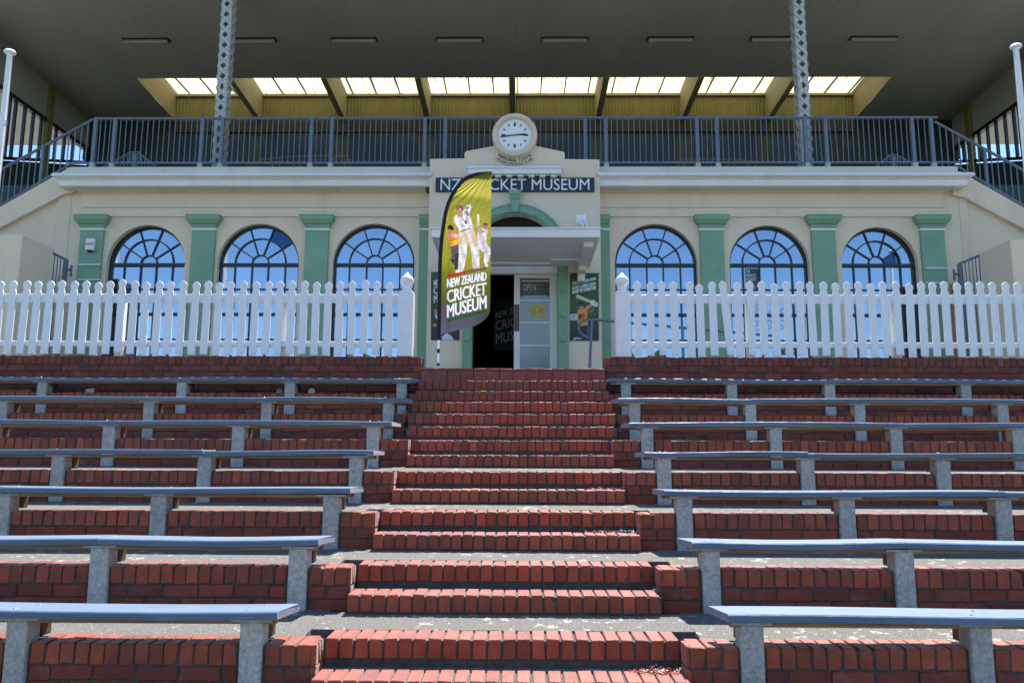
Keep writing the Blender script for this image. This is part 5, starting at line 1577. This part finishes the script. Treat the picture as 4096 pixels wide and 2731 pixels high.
# bars and words
cv.poly([(312, 984), (480, 950), (480, 974), (312, 1008)], (176, 44, 42)); cv.poly([(480, 950), (664, 914), (664, 938), (480, 974)], (104, 86, 74))
for tx, l, r_, h in (('NEW ZEALAND', 1100, 1033, 76), ('CRICKET', 1234, 1160, 110), ('MUSEUM', 1368, 1280, 113)):
    cv.text(tx, (312, l), (661, r_), (0, -h), (222, 224, 234), bold=3.2)
cv.poly([(312, 1384), (660, 1292), (660, 1318), (312, 1408)], (44, 84, 40))
# photographic unevenness of the print
fig = np.zeros_like(cv.X)
for kx, ky, ph in ((0.11, 0.05, 0.3), (0.06, 0.13, 1.7), (0.21, 0.17, 2.6), (0.33, -0.12, 0.9), (-0.09, 0.27, 4.0)):
    fig += np.sin(cv.X * kx + cv.Y * ky + ph)
zone = ((cv.Y > 350) & (cv.Y < 975)).astype(float)
cv.C *= (1 + 0.055 * fig * zone + 0.02 * fig * (1 - zone) * (cv.Y < 350))[..., None]
lum = cv.C.mean(-1); bright = (lum > 0.42) & (zone > 0) & (cv.Y > 360)
cv.C[bright] *= (0.84 + 0.16 * np.sin(cv.X[bright] * 0.09 - cv.Y[bright] * 0.03))[:, None]
def flag_fn(x, y):
    P = np.array([at(1650 + a_ / S5, 660 + b_ / S5, DFL)[:] for a_, b_ in zip(x, y)])
    u = (x - 244) / 460.0; v = (y - 76) / 1450.0
    P[:, 1] += 0.035 * np.sin(u * 5.2 + v * 3.0) * u + 0.016 * np.sin(u * 24 + v * 2.2) * np.exp(-((u - 0.12) / 0.16) ** 2) + 0.011 * np.sin((x - 712) / np.maximum(30, y - 40) * 22) * np.clip(1 - v * 3.4, 0, 1)
    return P
cv.build('cloth', flag_fn, M['flagcloth'], ff, mask=cv.inside(OUTS))
path = [(1755 + 0, 1360)] + [(1650 + a_ / S5, 660 + b_ / S5) for a_, b_ in cat([(236, 1500), (240, 1200), (246, 900), (258, 700), (275, 560), (303, 405), (348, 285), (408, 190), (478, 120), (562, 86), (640, 75), (712, 73)])]
m_ = MB(); m_.tube([at(x, y, DFL - 0.004) for x, y in path], 0.026, 10); m_.build('sleeve', M['rubber'], ff, smooth=True)
m_ = MB(); q0, q1 = at(1754.5, 1358, DFL), at(1753, 1398, DFL); m_.tube([q0, q1], 0.017, 12); m_.build('pole', M['chrome'], ff, smooth=True)
m_ = MB(); m_.tube([at(1753, 1396, DFL), at(1753, 1412, DFL)], [0.024, 0.02], 12); m_.tube([at(1753, 1452, DFL), at(1753, 1461, DFL)], [0.018, 0.024], 12); m_.build('collar', M['black'], ff, smooth=True)
m_ = MB(); m_.tube([at(1753, 1411, DFL), at(1753, 1453, DFL)], 0.014, 12); m_.build('pole', M['chrome'], ff, smooth=True)
m_ = MB(); qx = at(1753, 1462, DFL).x; m_.box(qx - 0.22, qx + 0.21, DFL - 0.03, DFL + 0.03, LAND, LAND + 0.012); m_.box(qx - 0.03, qx + 0.03, DFL - 0.031, DFL + 0.25, LAND + 0.0005, LAND + 0.0115); m_.build('base', M['black'], ff)

# ------------------------------------------------------------------ litter
def cup(px, py, D, zbase, label, axis, col, name='paper_cup', r=0.04, h=0.1):
    q = at(px, py, D)
    t = thing(name, label, 'litter', (q.x, D, zbase))
    v, f = [], []
    n = 18
    ax = Vector(axis).normalized(); up = ax.cross(Vector((0, 0, 1))).normalized(); w = ax.cross(up)
    c0 = Vector((q.x, D, zbase + r))
    def ring(d, rr): return [c0 + ax * d + (up * math.cos(2 * math.pi * k / n) + w * math.sin(2 * math.pi * k / n)) * rr for k in range(n)]
    def solid(d0, r0, d1, r1, nm, m):
        mb = MB(); mb.add(ring(d0, r0) + ring(d1, r1), [(k, (k + 1) % n, (k + 1) % n + n, k + n) for k in range(n)] + [tuple(range(n)), tuple(range(n, 2 * n))]); mb.build(nm, m, t, smooth=True)
    solid(-h / 2, r * 0.72, h / 2 - 0.006, r * 0.98, 'body', col[0])
    solid(h / 2 - 0.0055, r, h / 2 + 0.006, r, 'rim', col[1])
    return t, c0, ax, up, w
ZT = tier_z(7) - 0.006
cup(367, 1555, 9.90, ZT, 'crushed white and red paper cup under the left back row bench', (1, -0.15, 0), (M['paper'], M['red']), h=0.13)
cup(1247, 1558, 9.88, ZT, 'white round cup lid lying under the left back row bench', (0.25, -1, 0), (M['yellow'], M['paper']), 'cup_lid', h=0.07)
cup(1126, 1557, 9.90, ZT, 'clear plastic cup lying behind a post of the left back row bench', (-0.2, -1, 0), (M['sideglass'], M['lamp']), 'plastic_cup', h=0.1)
cup(1618, 1648, 9.35, tier_z(6) - 0.006, 'clear plastic cup lying at the stair end of the second left bench from the back', (0.2, -1, 0), (M['sideglass'], M['sideglass']), 'plastic_cup', h=0.1)
b_ = MB(); a, b = at(0, 1540, 9.85), at(132, 1547, 9.85); b_.box(a.x - 0.4, b.x, 9.82, 9.86, ZT + 0.001, ZT + 0.05)
o = b_.build('plank_offcut', M['rawwood'], None, bevel=0.003); tag(o, 'loose grey timber offcut under the far left back row bench', 'timber')
b_ = MB(); a, b = at(425, 1562, 9.78), at(720, 1565, 9.78); b_.box(a.x, b.x, 9.76, 9.79, ZT + 0.001, ZT + 0.012)
o = b_.build('batten_offcut', M['rawwood'], None); tag(o, 'thin loose batten on the ledge under the left back row bench', 'timber')

for px, py, D_, z_, lbl in ((3876, 1416, FW_Y + 0.06, FW_TOP + 0.002, 'white paper scrap on top of the right brick wall under the pickets'), (2508, 2172, step_y(5) + 0.24, step_z(5) + 0.0, 'crumpled pale blue wrapper at the right end of a stair tread'), (10, 1422, FW_Y + 0.08, FW_TOP + 0.002, 'white paper scrap on top of the left brick wall at the frame edge')):
    q = at(px, py, D_); r = random.Random(px); mb = MB(); n = 5; v = []
    for i in range(n + 1):
        for j in range(n + 1): v.append((q.x + (i / n - .5) * 0.11, D_ + (j / n - .5) * 0.06, z_ + r.uniform(0.0, 0.022)))
    mb.add(v, [(i * (n + 1) + j, (i + 1) * (n + 1) + j, (i + 1) * (n + 1) + j + 1, i * (n + 1) + j + 1) for i in range(n) for j in range(n)])
    o = mb.build('paper_scrap', M['paper'] if px != 2508 else M['numeral']); tag(o, lbl, 'litter')
flake_m = [mat('brown_leaf', (0.3, 0.14, 0.06), 0.9), mat('red_crumb', (0.3, 0.05, 0.035), 0.9), mat('pale_crumb', (0.65, 0.6, 0.5), 0.9)]
def pile(x0, x1, y0, y1, z, n, label, seed):
    r = random.Random(seed); mb = MB()
    for i in range(n):
        u, v = r.gauss(0.55, 0.24), r.gauss(0.6, 0.22)
        x, y = x0 + (x1 - x0) * min(1, max(0, u)), y0 + (y1 - y0) * min(1, max(0, v))
        s_ = r.uniform(0.003, 0.009) * (1 if r.random() < 0.9 else 2.2); hz_ = z + abs(r.gauss(0, 0.008)) + 0.002
        a_ = r.uniform(0, 6.28); dx, dy = s_ * math.cos(a_), s_ * math.sin(a_)
        t_ = r.uniform(-0.5, 0.8) * s_
        mb.add([(x - dx, y - dy, hz_), (x + dy, y - dx, hz_ + t_), (x + dx, y + dy, hz_ + 0.003), (x - dy * .6, y + dx * .6, hz_ + t_ * 0.4), (x, y, hz_ - 0.004)], [(0, 1, 2, 3), (0, 4, 1), (1, 4, 2), (2, 4, 3), (3, 4, 0)], r.choice((0, 1, 1, 1, 2)))
    o = mb.build('leaf_litter', flake_m)
    o['kind'] = 'stuff'
    return o
zz = lambda j: step_z(j) - 0.002
pile(0.72, 0.99, step_y(1) + 0.12, step_y(2) - 0.01, zz(1), 330, '', 1)
pile(0.62, 0.98, step_y(5) + 0.15, step_y(6) - 0.01, zz(5), 200, '', 2)
pile(0.58, 0.95, step_y(4) + 0.36, step_y(5) - 0.01, zz(4), 260, '', 3)
pile(0.68, 1.0, step_y(7) + 0.18, step_y(8) - 0.01, zz(7), 160, '', 4)
pile(0.72, 0.98, step_y(9) + 0.18, step_y(10) - 0.01, zz(9), 130, '', 5)
pile(-1.3, -1.05, step_y(10) + 0.1, step_y(11) + 0.02, zz(10), 200, '', 6)
pile(1.12, 1.35, step_y(10) + 0.15, step_y(12), zz(10), 160, '', 8)

# ------------------------------------------------------------------ wooded rise across the ground, seen mirrored in the windows
mb = MB(); v, f = [], []
nx = 220
for i in range(nx + 1):
    x = -150 + 300 * i / nx
    h = 13.6 + 1.6 * math.sin(x * 0.045 + 1) + 1.5 * math.sin(x * 0.17) + random.uniform(-0.9, 0.9)
    for q, (yy, hh) in enumerate(((-78, -1.7), (-80 - random.random() * 3, h * 0.45), (-84 - random.random() * 3, h * 0.8), (-90, h), (-110, h * 0.7), (-140, -1.7))):
        v.append((x, yy, hh + (random.uniform(-0.5, 0.5) if 0 < q < 5 else 0)))
for i in range(nx):
    for q in range(5): f.append((i * 6 + q, i * 6 + q + 1, (i + 1) * 6 + q + 1, (i + 1) * 6 + q))
mb.add(v, f); o = mb.build('far_wood', M['wood_far']); o['kind'] = 'stuff'
